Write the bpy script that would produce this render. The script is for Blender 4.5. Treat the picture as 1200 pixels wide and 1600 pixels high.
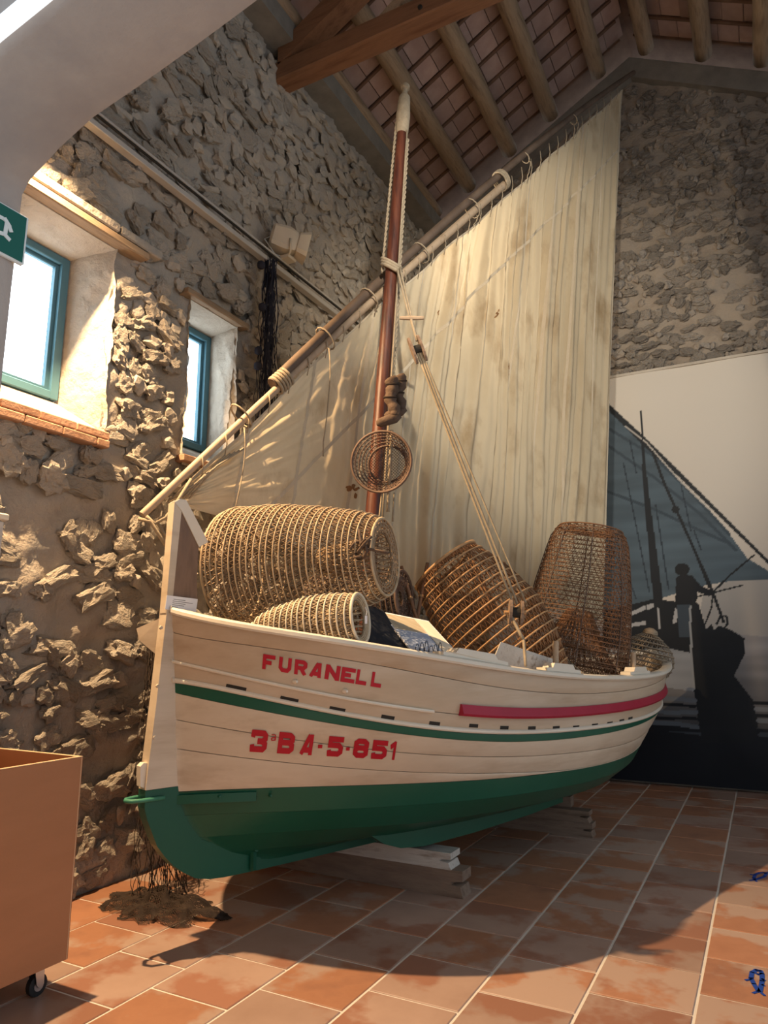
import bpy, bmesh, math, random
import numpy as np
from mathutils import Vector, Matrix, noise
random.seed(7); rng = np.random.default_rng(7)
for o in list(bpy.data.objects): bpy.data.objects.remove(o)
SC = bpy.context.scene; COL = SC.collection
PI = math.pi
# ------------------------------------------------------------------ camera
FPX = 1111.0; CAMZ = 1.4; PITCH = math.radians(10.85); YAW = math.radians(27.7)
FH = np.array([-math.sin(YAW), math.cos(YAW), 0]); RV = np.array([math.cos(YAW), math.sin(YAW), 0]); ZV = np.array([0, 0, 1.0])
FV = math.cos(PITCH)*FH + math.sin(PITCH)*ZV; UV = -math.sin(PITCH)*FH + math.cos(PITCH)*ZV
CP = np.array([0, 0, CAMZ])
cam = bpy.data.cameras.new('camera'); camo = bpy.data.objects.new('camera', cam); COL.objects.link(camo)
cam.sensor_fit = 'VERTICAL'; cam.sensor_height = 36; cam.lens = FPX/1600*36; cam.clip_start = .05
camo.matrix_world = Matrix(((RV[0], UV[0], -FV[0], 0), (RV[1], UV[1], -FV[1], 0), (RV[2], UV[2], -FV[2], CAMZ), (0, 0, 0, 1)))
SC.camera = camo
# ------------------------------------------------------------------ light, exposure
VS = SC.view_settings; VS.view_transform = 'Standard'; VS.look = 'None'; VS.gamma = 1; VS.use_curve_mapping = False; VS.exposure = 0.0
W = bpy.data.worlds.new('world'); SC.world = W; W.use_nodes = True
bg = W.node_tree.nodes['Background']; bg.inputs[0].default_value = (.80, .90, 1.0, 1); bg.inputs[1].default_value = 0.80
def lamp(name, kind, loc, aim, energy, color, **kw):
    l = bpy.data.lights.new(name, kind); l.energy = energy; l.color = color
    for k, v in kw.items(): setattr(l, k, v)
    o = bpy.data.objects.new(name, l); COL.objects.link(o); o.location = loc
    d = Vector(aim)-Vector(loc); o.rotation_euler = d.to_track_quat('-Z', 'Y').to_euler()
    return o
lamp('spot_over_bow', 'SPOT', (-3.28, 2.12, 4.62), (-2.15, 2.85, 0), 1600, (1.0, .67, .36), spot_size=math.radians(124), spot_blend=.95, shadow_soft_size=.03)
lamp('spot_on_rail', 'SPOT', (-3.26, 4.90, 4.89), (-1.6, 5.9, 4.6), 210, (1.0, .84, .62), spot_size=math.radians(110), spot_blend=1.0, shadow_soft_size=.05)
lamp('spot_over_arch', 'SPOT', (-.28, 1.42, 4.62), (-1.62, 5.8, 4.25), 640, (1.0, .91, .76), spot_size=math.radians(56), spot_blend=.6, shadow_soft_size=.05)  # unseen lamp added above the arch to brighten the sail
# ------------------------------------------------------------------ helpers
def ray(u, v): return FV + (u-600)/FPX*RV + (800-v)/FPX*UV
def DP(u, v, d): return CP + ray(u, v)*d
def onX(u, v, X): r = ray(u, v); return CP + r*(X/r[0])
def onY(u, v, Y): r = ray(u, v); return CP + r*(Y/r[1])
def onZ(u, v, z): r = ray(u, v); return CP + r*((z-CAMZ)/r[2])
def proj(P): q = np.asarray(P)-CP; d = q@FV; return 600+FPX*(q@RV)/d, 800-FPX*(q@UV)/d, d
ORG = {}
def org(o): return ORG.get(o.name, np.zeros(3))
def tag(o, label=None, cat=None, group=None, kind=None):
    if label: o['label'] = label
    if cat: o['category'] = cat
    if group: o['group'] = group
    if kind: o['kind'] = kind
    return o
def thing(name, loc, label, cat, group=None):
    o = bpy.data.objects.new(name, None); COL.objects.link(o); o.location = tuple(loc); o.empty_display_size = .1
    ORG[o.name] = np.array(loc, float); return tag(o, label, cat, group)
class MB:
    def __init__(s): s.v = []; s.f = []
    def add(s, vs, fs):
        b = len(s.v); s.v += [tuple(map(float, p)) for p in vs]; s.f += [tuple(i+b for i in q) for q in fs]; return s
    def box(s, c, size, rot=None, bev=0):
        h = np.array(size)/2; R = np.eye(3) if rot is None else np.array(rot)
        if bev <= 0:
            P = [(x, y, z) for x in (-1, 1) for y in (-1, 1) for z in (-1, 1)]
            s.add([np.array(c)+R@(np.array(p)*h) for p in P], [(0, 1, 3, 2), (4, 6, 7, 5), (0, 4, 5, 1), (2, 3, 7, 6), (0, 2, 6, 4), (1, 5, 7, 3)])
        else:
            P = []
            for z, k in ((-h[2], bev), (-h[2]+bev, 0), (h[2]-bev, 0), (h[2], bev)):
                for x, y in ((-1, -1), (1, -1), (1, 1), (-1, 1)): P.append(np.array(c)+R@np.array((x*(h[0]-k), y*(h[1]-k), z)))
            F = [(3, 2, 1, 0), (12, 13, 14, 15)]
            for a in range(3):
                for b in range(4): F.append((a*4+b, a*4+(b+1) % 4, a*4+4+(b+1) % 4, a*4+4+b))
            s.add(P, F)
        return s
    def tube(s, pts, r, n=6, caps=True, closed=False):
        P = [np.array(p, float) for p in pts]; m = len(P)
        rs = r if hasattr(r, '__len__') else [r]*m
        T = []
        for i in range(m):
            a = P[(i-1) % m] if (closed or i > 0) else P[i]; b = P[(i+1) % m] if (closed or i < m-1) else P[i]
            t = b-a; T.append(t/(np.linalg.norm(t)+1e-12))
        u = np.cross(T[0], (0, 0, 1) if abs(T[0][2]) < .9 else (1, 0, 0)); u /= np.linalg.norm(u)
        vs = []
        for i in range(m):
            u = u-T[i]*(u@T[i]); u /= (np.linalg.norm(u)+1e-12); w = np.cross(T[i], u)
            for k in range(n):
                a = 2*PI*k/n; vs.append(P[i]+rs[i]*(math.cos(a)*u+math.sin(a)*w))
        fs = []
        for i in range(m if closed else m-1):
            j = (i+1) % m
            for k in range(n): fs.append((i*n+k, i*n+(k+1) % n, j*n+(k+1) % n, j*n+k))
        if caps and not closed: fs += [tuple(reversed(range(n))), tuple((m-1)*n+k for k in range(n))]
        return s.add(vs, fs)
    def grid(s, fn, nu, nv, closeu=False):
        vs = [fn(i/(nu-1) if not closeu else i/nu, j/(nv-1)) for i in range(nu) for j in range(nv)]
        fs = [(i*nv+j, ((i+1) % nu)*nv+j, ((i+1) % nu)*nv+j+1, i*nv+j+1) for i in range(nu if closeu else nu-1) for j in range(nv-1)]
        return s.add(vs, fs)
    def prism(s, poly, off):   # poly: 3D points, extruded by vector off
        n = len(poly); P = [np.array(p, float) for p in poly]; o = np.array(off, float)
        s.add(P+[p+o for p in P], [tuple(reversed(range(n))), tuple(range(n, 2*n))]+[(i, (i+1) % n, n+(i+1) % n, n+i) for i in range(n)])
        return s
    def lathe(s, A, B, prof, n=20):   # prof: [(t along, radius)]
        A = np.array(A, float); B = np.array(B, float); ax = B-A; L = np.linalg.norm(ax); ax /= L
        u = np.cross(ax, (0, 0, 1) if abs(ax[2]) < .9 else (1, 0, 0)); u /= np.linalg.norm(u); w = np.cross(ax, u)
        vs = [A+ax*L*t+r*(math.cos(2*PI*k/n)*u+math.sin(2*PI*k/n)*w) for t, r in prof for k in range(n)]
        m = len(prof); fs = [(i*n+k, i*n+(k+1) % n, (i+1)*n+(k+1) % n, (i+1)*n+k) for i in range(m-1) for k in range(n)]
        fs += [tuple(reversed(range(n))), tuple((m-1)*n+k for k in range(n))]
        return s.add(vs, fs)
    def mesh(s, name, o=(0, 0, 0), smooth=None, fixn=True):
        me = bpy.data.meshes.new(name); V = np.array(s.v, float)-np.array(o)
        me.from_pydata(V.tolist(), [], s.f)
        if fixn:
            bm = bmesh.new(); bm.from_mesh(me); bmesh.ops.recalc_face_normals(bm, faces=bm.faces); bm.to_mesh(me); bm.free()
        if smooth:
            me.polygons.foreach_set('use_smooth', [True]*len(me.polygons))
            if smooth is not True: me.set_sharp_from_angle(angle=math.radians(smooth))
        me.update(); return me
    def build(s, name, mat, parent=None, smooth=None, fixn=True):
        o0 = org(parent) if parent else np.zeros(3)
        me = s.mesh(name, o0, smooth, fixn); me.materials.append(mat)
        o = bpy.data.objects.new(name, me); COL.objects.link(o)
        if parent: o.parent = parent
        ORG[o.name] = o0 if parent else np.zeros(3)
        return o
def inst(name, me, loc, parent=None, rot=(0, 0, 0), scale=(1, 1, 1)):
    o = bpy.data.objects.new(name, me); COL.objects.link(o); o.location = tuple(np.array(loc)-(org(parent) if parent else 0)); o.rotation_euler = rot; o.scale = scale
    if parent: o.parent = parent
    return o
# ------------------------------------------------------------------ materials
def mat(name, cols, scale=6, rough=.75, bump=.15, bscale=40, stretch=(1, 1, 1), rnd=.0, trans=0, metal=0, detail=6, bdist=.01, spec=.3, contrast=(.3, .7), cols2=None, s2=2., c2=(.5, .62), emit=None, estr=0):
    m = bpy.data.materials.new(name); m.use_nodes = True; nt = m.node_tree; N = nt.nodes; Lk = nt.links
    p = N['Principled BSDF']; p.inputs['Roughness'].default_value = rough; p.inputs['Metallic'].default_value = metal; p.inputs['Specular IOR Level'].default_value = spec
    tc = N.new('ShaderNodeTexCoord'); oi = N.new('ShaderNodeObjectInfo')
    sc = N.new('ShaderNodeVectorMath'); sc.operation = 'SCALE'; sc.inputs[3].default_value = 57.
    cb = N.new('ShaderNodeCombineXYZ')
    for i in range(3): Lk.new(oi.outputs['Random'], cb.inputs[i])
    Lk.new(cb.outputs[0], sc.inputs[0])
    ad = N.new('ShaderNodeVectorMath'); Lk.new(tc.outputs['Object'], ad.inputs[0]); Lk.new(sc.outputs[0], ad.inputs[1])
    mp = N.new('ShaderNodeVectorMath'); mp.operation = 'MULTIPLY'; mp.inputs[1].default_value = stretch; Lk.new(ad.outputs[0], mp.inputs[0])
    def nz(s, d, v=mp.outputs[0]):
        n = N.new('ShaderNodeTexNoise'); n.inputs['Scale'].default_value = s; n.inputs['Detail'].default_value = d; n.inputs['Roughness'].default_value = .6; Lk.new(v, n.inputs['Vector']); return n
    def ramp(cs, a, b, fac):
        r = N.new('ShaderNodeValToRGB'); el = r.color_ramp.elements
        while len(el) < len(cs): el.new(.5)
        for i, c in enumerate(cs):
            el[i].position = a+(b-a)*i/max(1, len(cs)-1); el[i].color = (*c, 1)
        Lk.new(fac, r.inputs[0]); return r
    col = None
    if len(cols) == 1: p.inputs['Base Color'].default_value = (*cols[0], 1)
    else: col = ramp(cols, contrast[0], contrast[1], nz(scale, detail).outputs[0]).outputs[0]
    if cols2:
        n2 = nz(s2, 5); r2 = ramp([(0, 0, 0), (1, 1, 1)], c2[0], c2[1], n2.outputs[0])
        mx = N.new('ShaderNodeMix'); mx.data_type = 'RGBA'; Lk.new(r2.outputs[0], mx.inputs[0])
        if col: Lk.new(col, mx.inputs[6])
        else: mx.inputs[6].default_value = (*cols[0], 1)
        mx.inputs[7].default_value = (*cols2, 1); col = mx.outputs[2]
    if rnd:
        hs = N.new('ShaderNodeHueSaturation'); mr = N.new('ShaderNodeMapRange'); mr.inputs[3].default_value = 1-rnd; mr.inputs[4].default_value = 1+rnd
        Lk.new(oi.outputs['Random'], mr.inputs[0]); Lk.new(mr.outputs[0], hs.inputs['Value'])
        if col: Lk.new(col, hs.inputs['Color'])
        else: hs.inputs['Color'].default_value = (*cols[0], 1)
        col = hs.outputs[0]
    if col: Lk.new(col, p.inputs['Base Color'])
    if bump:
        b = N.new('ShaderNodeBump'); b.inputs['Strength'].default_value = bump; b.inputs['Distance'].default_value = bdist
        Lk.new(nz(bscale, 8).outputs[0], b.inputs['Height']); Lk.new(b.outputs[0], p.inputs['Normal'])
    if emit: p.inputs['Emission Color'].default_value = (*emit, 1); p.inputs['Emission Strength'].default_value = estr
    if trans:
        t = N.new('ShaderNodeBsdfTranslucent'); ms = N.new('ShaderNodeMixShader'); ms.inputs[0].default_value = trans
        if col: Lk.new(col, t.inputs[0])
        else: t.inputs[0].default_value = (*cols[0], 1)
        Lk.new(p.outputs[0], ms.inputs[1]); Lk.new(t.outputs[0], ms.inputs[2]); Lk.new(ms.outputs[0], N['Material Output'].inputs[0])
    return m
def hexc(r, g, b):
    f = lambda x: ((x/255+.055)/1.055)**2.4 if x > 10 else x/255/12.92
    return (f(r), f(g), f(b))
M = {}
M['mortar'] = mat('mortar', [(.37, .31, .255), (.45, .385, .315), (.41, .37, .325), (.51, .45, .37)], 3, .95, 1.0, 26, bdist=.02)
M['stone'] = mat('rubble_stone', [(.40, .335, .275), (.50, .43, .35), (.44, .40, .35), (.58, .51, .42)], 5, .95, 1.0, 10, rnd=.16, bdist=.03)
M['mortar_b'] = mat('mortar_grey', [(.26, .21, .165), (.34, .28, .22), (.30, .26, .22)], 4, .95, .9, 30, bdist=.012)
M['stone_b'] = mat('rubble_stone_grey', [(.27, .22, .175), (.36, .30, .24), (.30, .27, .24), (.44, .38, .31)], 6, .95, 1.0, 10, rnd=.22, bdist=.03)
M['plaster'] = mat('plaster', [(.40, .34, .31), (.46, .40, .36)], 5, .9, .35, 60, cols2=(.34, .30, .285), s2=3, c2=(.45, .7), bdist=.006)
M['reveal'] = mat('limewash', [(.44, .38, .31), (.56, .50, .42)], 5, .9, .9, 18, bdist=.02)
M['concrete'] = mat('concrete', [(.20, .18, .155), (.27, .25, .215)], 6, .9, .3, 50)
M['log'] = mat('log_wood', [(.20, .135, .085), (.36, .26, .17), (.26, .18, .115)], 5, .8, .5, 12, stretch=(4, .5, 4), rnd=.15)
M['beam'] = mat('dark_beam_wood', [(.16, .07, .035), (.25, .125, .065), (.19, .09, .045)], 4, .7, .3, 14, stretch=(.4, 4, 4))
M['batten'] = mat('batten_wood', [(.13, .07, .045), (.19, .11, .07)], 6, .8, .2, 30)
M['rooftile'] = mat('clay_roof_board', [(.36, .235, .20), (.47, .33, .28)], 4, .9, .3, 40, rnd=.2)
M['tile'] = mat('terracotta_tile', [(.32, .148, .084), (.37, .178, .102), (.28, .133, .083)], 4, .42, .12, 30, rnd=.12, cols2=(.39, .27, .21), s2=1.9, c2=(.50, .56), spec=.4, bdist=.003)
M['tile2'] = mat('pale_terracotta_tile', [(.30, .195, .15), (.38, .26, .205)], 3, .42, .12, 30, rnd=.12, cols2=(.28, .135, .088), s2=1.9, c2=(.50, .57), spec=.4, bdist=.003)
M['grout'] = mat('grout', [(.58, .53, .47), (.66, .61, .54)], 8, .9, .2, 60)
M['teal'] = mat('teal_paint', [(.075, .18, .235), (.09, .21, .27)], 4, .5, .05)
M['brick'] = mat('sill_brick', [(.42, .22, .13), (.52, .31, .20)], 10, .9, .5, 50, rnd=.15)
M['white'] = mat('boat_white', [(.50, .405, .295), (.60, .505, .39), (.55, .455, .345)], 2.2, .42, .1, 20, stretch=(1, .35, 3), cols2=(.39, .285, .19), s2=2.4, c2=(.52, .80), spec=.4, bdist=.004)
M['worn'] = mat('boat_white_worn', [(.39, .285, .19), (.50, .39, .28), (.44, .335, .23)], 2.0, .42, .1, 20, stretch=(1, .35, 3), cols2=(.57, .475, .365), s2=1.6, c2=(.48, .70), spec=.4, bdist=.004)
M['whiterail'] = mat('rail_white', [(.64, .575, .47), (.70, .64, .54)], 3, .4, .1, 20, spec=.4)
M['green'] = mat('boat_green', [(.006, .075, .045), (.009, .09, .055)], 2, .35, .08, 20, spec=.35, bdist=.004)
M['red'] = mat('boat_red', [(.30, .012, .035), (.36, .018, .045)], 3, .4, .05)
M['letter'] = mat('letter_red', [(.40, .008, .022), (.45, .012, .03)], 4, .5, .03)
M['mast'] = mat('mast_wood', [(.018, .007, .006), (.07, .020, .012), (.12, .036, .018), (.028, .010, .008)], 3, .45, .15, 14, stretch=(7, 7, .7), spec=.4)
M['spar'] = mat('spar_wood', [(.30, .21, .135), (.42, .31, .21), (.35, .26, .18)], 5, .6, .2, 16, stretch=(3, .6, 1))
M['spar_d'] = mat('spar_dark_wood', [(.085, .058, .043), (.15, .105, .075)], 5, .6, .2, 16, stretch=(3, .6, 1))
M['rope'] = mat('rope', [(.27, .215, .15), (.38, .31, .22)], 30, .9, .3, 120)
M['sail'] = mat('sail_canvas', [(.64, .52, .345), (.74, .62, .43), (.69, .565, .385)], 1.6, .9, .2, 90, trans=.42, cols2=(.40, .27, .14), s2=3.2, c2=(.53, .78), bdist=.003, stretch=(1, 1, .45))
M['seam'] = mat('sail_seam', [(.47, .385, .27), (.54, .45, .33)], 6, .9, .2, 90)
M['stain'] = mat('sail_stain', [(.20, .085, .03), (.30, .15, .06)], 20, .9, 0)
M['cane'] = mat('cane_pale', [(.35, .25, .15), (.50, .38, .25), (.42, .31, .19)], 12, .6, .1, 60)
M['cane_m'] = mat('cane_middle', [(.25, .165, .095), (.36, .25, .155)], 12, .6, .1, 60)
M['cane_l'] = mat('cane_bleached', [(.58, .49, .36), (.70, .61, .48)], 12, .6, .1, 60)
M['cane_o'] = mat('cane_orange', [(.40, .22, .10), (.52, .32, .16)], 12, .5, .1, 60)
M['cane_r'] = mat('cane_russet', [(.26, .13, .06), (.38, .20, .095)], 12, .6, .1, 60)
M['cane_b'] = mat('cane_brown', [(.17, .085, .045), (.27, .14, .075)], 12, .6, .1, 60)
M['cane_d'] = mat('cane_dark', [(.10, .06, .045), (.17, .11, .08)], 12, .6, .1, 60)
M['cane_g'] = mat('cane_grey', [(.26, .20, .14), (.38, .31, .23)], 12, .6, .1, 60)
M['black'] = mat('black_cloth', [(.010, .012, .018), (.022, .025, .034)], 8, .8, .2, 60)
M['net'] = mat('net_twine', [(.012, .013, .022), (.03, .03, .045)], 10, .9, 0)
M['netb'] = mat('net_brown_twine', [(.022, .014, .011), (.045, .03, .022)], 10, .9, 0)
M['paper'] = mat('paper', [(.70, .71, .75)], rough=.8, bump=0)
M['ink'] = mat('ink', [(.12, .12, .14)], rough=.8, bump=0)
M['board'] = mat('orange_board', [(.36, .165, .078), (.40, .185, .09)], 2, .55, .06, 60, stretch=(1, 1, 5))
M['boarde'] = mat('board_edge', [(.60, .40, .24), (.66, .45, .28)], 8, .6, 0)
M['steel'] = mat('steel', [(.55, .55, .56)], rough=.35, metal=1, bump=0)
M['rubber'] = mat('rubber', [(.02, .02, .022)], rough=.7, bump=0)
M['beige'] = mat('beige_plastic', [(.62, .53, .40), (.67, .58, .45)], 5, .45, .03)
M['railm'] = mat('rail_aluminium', [(.50, .47, .43), (.56, .53, .49)], 4, .45, 0, metal=.2)
M['dark'] = mat('dark_gap', [(.03, .026, .022)], rough=.9, bump=0)
M['timber'] = mat('old_timber', [(.13, .085, .06), (.24, .17, .125), (.18, .12, .09)], 4, .85, .5, 18, stretch=(.6, 4, 4))
M['timberw'] = mat('white_timber', [(.50, .46, .41), (.60, .56, .51)], 5, .8, .4, 20, stretch=(.6, 4, 4), cols2=(.30, .24, .19), s2=5, c2=(.55, .7))
M['sock'] = mat('worn_leather', [(.075, .048, .034), (.14, .095, .068)], 14, .9, .6, 40)
M['signg'] = mat('sign_green', [(.0, .10, .075)], rough=.4, bump=0)
M['signw'] = mat('sign_white', [(.72, .75, .74)], rough=.4, bump=0)
M['glass'] = mat('lit_glass', [(.8, .9, 1)], rough=.2, bump=0, emit=(.82, .93, 1.0), estr=5.0)
M['led'] = mat('led_strip', [(.9, .95, 1)], rough=.4, bump=0, emit=(.82, .93, 1.0), estr=1.0)  # emission that makes the bright arris of the arch
M['blue'] = mat('blue_paint', [(.012, .05, .30)], rough=.5, bump=0)
M['brownwood'] = mat('stem_wood', [(.12, .075, .05), (.20, .125, .085), (.15, .10, .075)], 4, .6, .2, 16, stretch=(3, 3, .6))
M['deck'] = mat('deck_wood', [(.35, .29, .22), (.42, .36, .28)], 4, .7, .2, 20)
# ------------------------------------------------------------------ floor
fl = MB().box((-.6, 4.0, -.030), (8.0, 10.6, .05)).build('floor', M['grout']); tag(fl, kind='structure')
TP = .4086; tm = []
for k in (0, 1):
    me = MB().box((0, 0, 0), (TP-.013, .4045-.013, .02), bev=.003).mesh('tile'); me.materials.append(M['tile' if k == 0 else 'tile2']); tm.append(me)
for ci in range(-8, 5):
    xc = -.365+TP*(ci+.5)
    y0 = 3.288 if ci % 2 else 3.490
    for ri in range(-6, 13):
        yc = y0+.4045*(ri+.5)
        if xc < -3.75 or yc > 8.55 or xc > 1.6: continue
        P = [proj((xc+a*.2, yc+b*.2, 0)) for a in (-1, 1) for b in (-1, 1)]
        if all(p[2] < .2 or p[1] > 1720 or p[0] > 1330 or p[0] < -250 for p in P): continue
        o = inst('tile', tm[0 if random.random() < .6 else 1], (xc, yc, -.010+random.uniform(-.0008, .0008)), fl, rot=(0, 0, random.uniform(-.004, .004)))
# painted fish marks
def strokes(mb, pts, r, z):
    for a, b in zip(pts[:-1], pts[1:]):
        a = np.array(a); b = np.array(b); d = b-a; L = np.linalg.norm(d)+1e-9; n = np.array((-d[1], d[0]))/L*r; e = d/L*r*.5
        q = [a-n-e, b-n+e, b+n+e, a+n-e]
        mb.prism([(p[0], p[1], z) for p in q], (0, 0, .0012))
def fish(lines, label):
    c = onZ(*lines[0][0], 0); t = thing('fish_marking', (c[0], c[1], 0), label, 'floor marking')
    mb = MB(); strokes(mb, [onZ(*p, 0)[:2] for p in lines[0]], .0095, .0014); mb.build('outline', M['blue'], t)
    for ln in lines[1:]:
        mb = MB(); strokes(mb, [onZ(*p, 0)[:2] for p in ln], .006, .0014); mb.build('fin', M['blue'], t)
q = lambda l: [(1130+a*70/467, 1340+b*240/1600) for a, b in l]
fish([q([(370, 1400), (320, 1320), (290, 1260), (300, 1200), (345, 1175), (390, 1185), (405, 1215), (405, 1290), (385, 1395)]), q([(235, 1280), (295, 1272)]), q([(375, 1395), (430, 1440)]), q([(370, 1395), (315, 1415)]), q([(335, 1205), (365, 1222), (405, 1210)]), q([(405, 1270), (432, 1285)]), q([(408, 1330), (425, 1340)])], 'blue fish drawn on the pale tile nearest the camera, pointing up')
fish([q([(320, 215), (335, 180), (380, 160), (425, 158), (450, 170), (430, 200), (380, 218), (325, 235), (320, 215)]), q([(325, 185), (285, 178)]), q([(320, 235), (280, 240)]), q([(330, 235), (348, 252)]), q([(440, 165), (465, 155)])], 'smaller blue fish drawn on the floor tile further back')
# ------------------------------------------------------------------ rubble walls
def wnoise(a, b, c):
    v = Vector((a, b, c))
    return noise.turbulence(v*2.2, 4, False)*.55+noise.noise(v*9)*.28+abs(noise.noise(v*16))*.35+noise.noise(v*27)*.16
XL = -3.6; YB = 8.3; ZW = 7.05; XR = -.85; ZR = 8.62; SL = (ZR-ZW)/(XR-XL)
W1 = (2.30, 3.01, 2.74, 4.02); W2 = (3.735, 4.265, 2.78, 3.99)
def inwin(y, z, m=0.): return any(a-m < y < b+m and c-m < z < d+m for a, b, c, d in (W1, W2))
def wallgrid(name, mtl, fn, us, vs, skip):
    mb = MB(); nu, nv = len(us), len(vs); V = [fn(u, v) for u in us for v in vs]
    F = [(i*nv+j, (i+1)*nv+j, (i+1)*nv+j+1, i*nv+j+1) for i in range(nu-1) for j in range(nv-1) if not skip((us[i]+us[i+1])/2, (vs[j]+vs[j+1])/2)]
    mb.add(V, F); return mb.build(name, mtl, smooth=True, fixn=False)
def axis(a, b, st, must=()):
    A = sorted(set([round(x, 4) for x in np.arange(a, b, st)]+[b]+list(must)));
    out = [A[0]]
    for x in A[1:]:
        if x-out[-1] > st*.3 or x in must:
            if x in must and x-out[-1] <= st*.3 and out[-1] not in must: out[-1] = x
            else: out.append(x)
    return out
ysL = axis(.9, 8.4, .035, (W1[0], W1[1], W2[0], W2[1])); zsL = axis(-.02, ZW, .035, (W1[2], W1[3], W2[2], W2[3]))
def fL(y, z):
    e = 1.0
    d = (wnoise(y, z, 0)-.36)*.085
    return (XL+d*e-.012, y, z)
wl = wallgrid('wall_left', M['mortar'], fL, ysL, zsL, lambda y, z: inwin(y, z)); tag(wl, kind='structure')
MB().box((XL-.42, 4.6, 1.35), (.12, 7.6, 2.7)).box((XL-.42, 4.6, 5.6), (.12, 7.6, 3.0)).build('wall_core', M['mortar'], wl)
# stones
def rockmesh(sub, seed, m, flat=.42):
    bm = bmesh.new(); bmesh.ops.create_icosphere(bm, subdivisions=sub, radius=.5)
    for v in bm.verts:
        c = v.co.copy(); k = 1+.50*noise.noise(c*2.3+Vector((seed*7.1, 0, 0)))+.30*noise.noise(c*5.1+Vector((0, seed*3.3, 0)))+.30*noise.noise(c*9+Vector((0, 0, seed*2.3)))+.26*noise.noise(c*17+Vector((seed*1.3, 0, 0)))
        sq = Vector([math.copysign(abs(x*2)**.72/2, x) for x in c])
        v.co = sq*k
    me = bpy.data.meshes.new('stone'); bm.to_mesh(me); bm.free(); me.materials.append(m); return me
RK = [rockmesh(3, i, M['stone']) for i in range(12)]; RKB = [rockmesh(3, i+20, M['stone_b']) for i in range(8)]
RKlo = [rockmesh(2, i+40, M['stone']) for i in range(8)]
def lay(u0, u1, v0, v1, hrow, wr, ok, keep=.8):
    out = []; v = v0
    while v < v1:
        hh = hrow*random.uniform(.75, 1.3); u = u0+random.uniform(-.2, 0)
        while u < u1:
            w = random.uniform(*wr)
            if random.random() < keep:
                c = (u+w/2, v+hh/2+random.uniform(-.05, .05))
                if ok(*c, max(w, hh)*.5): out.append((c[0], c[1], w*random.uniform(.75, 1.0), hh*random.uniform(.65, 1.0)))
            u += w
        v += hh
    return out
def vis_left(y, z):
    u, v, d = proj((XL, y, z))
    if d < .5: return 0, d
    seen = (-60 < u < 262 and v > 600) or (v < 805-(u-222)*.86 and u > -60 and v > -60 and u < 700)
    if u < 150 and v < 200: seen = False
    return seen, d
okw = lambda y, z, r: not inwin(y, z, r*.75+.02)
st = lay(1.7, 8.25, .02, 2.5, .125, (.07, .27), okw, .66)+lay(1.7, 8.25, 2.5, ZW-.15, .115, (.07, .25), okw, .8)
items = []
for y, z, w, hh in st:
    s, d = vis_left(y, z); items.append(((w*hh)/(d*d) if s else 0, y, z, w, hh))
items.sort(reverse=True)
def stone_pose(y, z, w, hh):
    prot = random.uniform(.03, .085)
    return (XL-.012+random.uniform(-.012, .008), y, z), (random.uniform(-.6, .6), random.uniform(-.12, .12), random.uniform(-.12, .12)), (prot, w*1.12, hh*1.16)
for k, (_, y, z, w, hh) in enumerate(items[:300]):
    l, r, s = stone_pose(y, z, w, hh); inst('stone', random.choice(RK), l, wl, r, s)
def joined(name, rocks, poses, m, parent):
    V = []; F = []; b = 0
    cache = {}
    for l, r, s in poses:
        me = random.choice(rocks)
        if me.name not in cache: cache[me.name] = (np.array([v.co[:] for v in me.vertices]), [tuple(p.vertices) for p in me.polygons])
        v, f = cache[me.name]
        mtx = np.array((Matrix.LocRotScale(Vector(l), __import__('mathutils').Euler(r), Vector(s))))
        v = v@mtx[:3, :3].T+mtx[:3, 3]; V.append(v); F += [tuple(i+b for i in q) for q in f]; b += len(v)
    mb = MB(); mb.v = np.vstack(V).tolist(); mb.f = F; o = mb.build(name, m, parent, fixn=False); o['kind'] = 'stuff'; return o
joined('small_stones', RKlo, [stone_pose(*i[1:]) for i in items[300:]], M['stone'], wl)
# back wall (gable)
def ztop(x): return (ZW+(x-XL)*SL) if x < XR else (ZR-(x-XR)*SL)
xsB = axis(-3.7, 1.9, .04); tB = np.linspace(0, 1, 190)
def fB(x, t):
    z = -.02+t*(ztop(max(x, XL))-.10+.02); return (x, YB-(wnoise(x, z, 5)-.30)*.06+.012, z)
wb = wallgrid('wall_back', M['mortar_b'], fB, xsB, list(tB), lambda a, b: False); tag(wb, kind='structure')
sb = lay(-3.5, 1.7, .1, 8.4, .10, (.06, .20), lambda x, z, r: z+r < ztop(x)-.2)
it = []
for x, z, w, hh in sb:
    u, v, d = proj((x, YB, z)); seen = 970 < u < 1230 and v < 600 and v > 60
    it.append((w*hh if seen else 0, x, z, w, hh))
it.sort(reverse=True)
def poseB(x, z, w, hh): return (x, YB+.02, z), (0, random.uniform(-.3, .3), 0), (w*1.1, random.uniform(.05, .10), hh*1.1)
vis = [i for i in it if i[0] > 0][:290]
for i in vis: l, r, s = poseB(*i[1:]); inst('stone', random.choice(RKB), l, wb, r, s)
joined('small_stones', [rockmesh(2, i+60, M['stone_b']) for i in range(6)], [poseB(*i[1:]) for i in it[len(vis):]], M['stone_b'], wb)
wr = wallgrid('wall_right', M['mortar_b'], lambda y, z: (1.9-(wnoise(y, z, 9)-.3)*.06, y, z), axis(6.8, 8.4, .07), axis(-.02, ZW, .07), lambda a, b: False); tag(wr, kind='structure')
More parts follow.
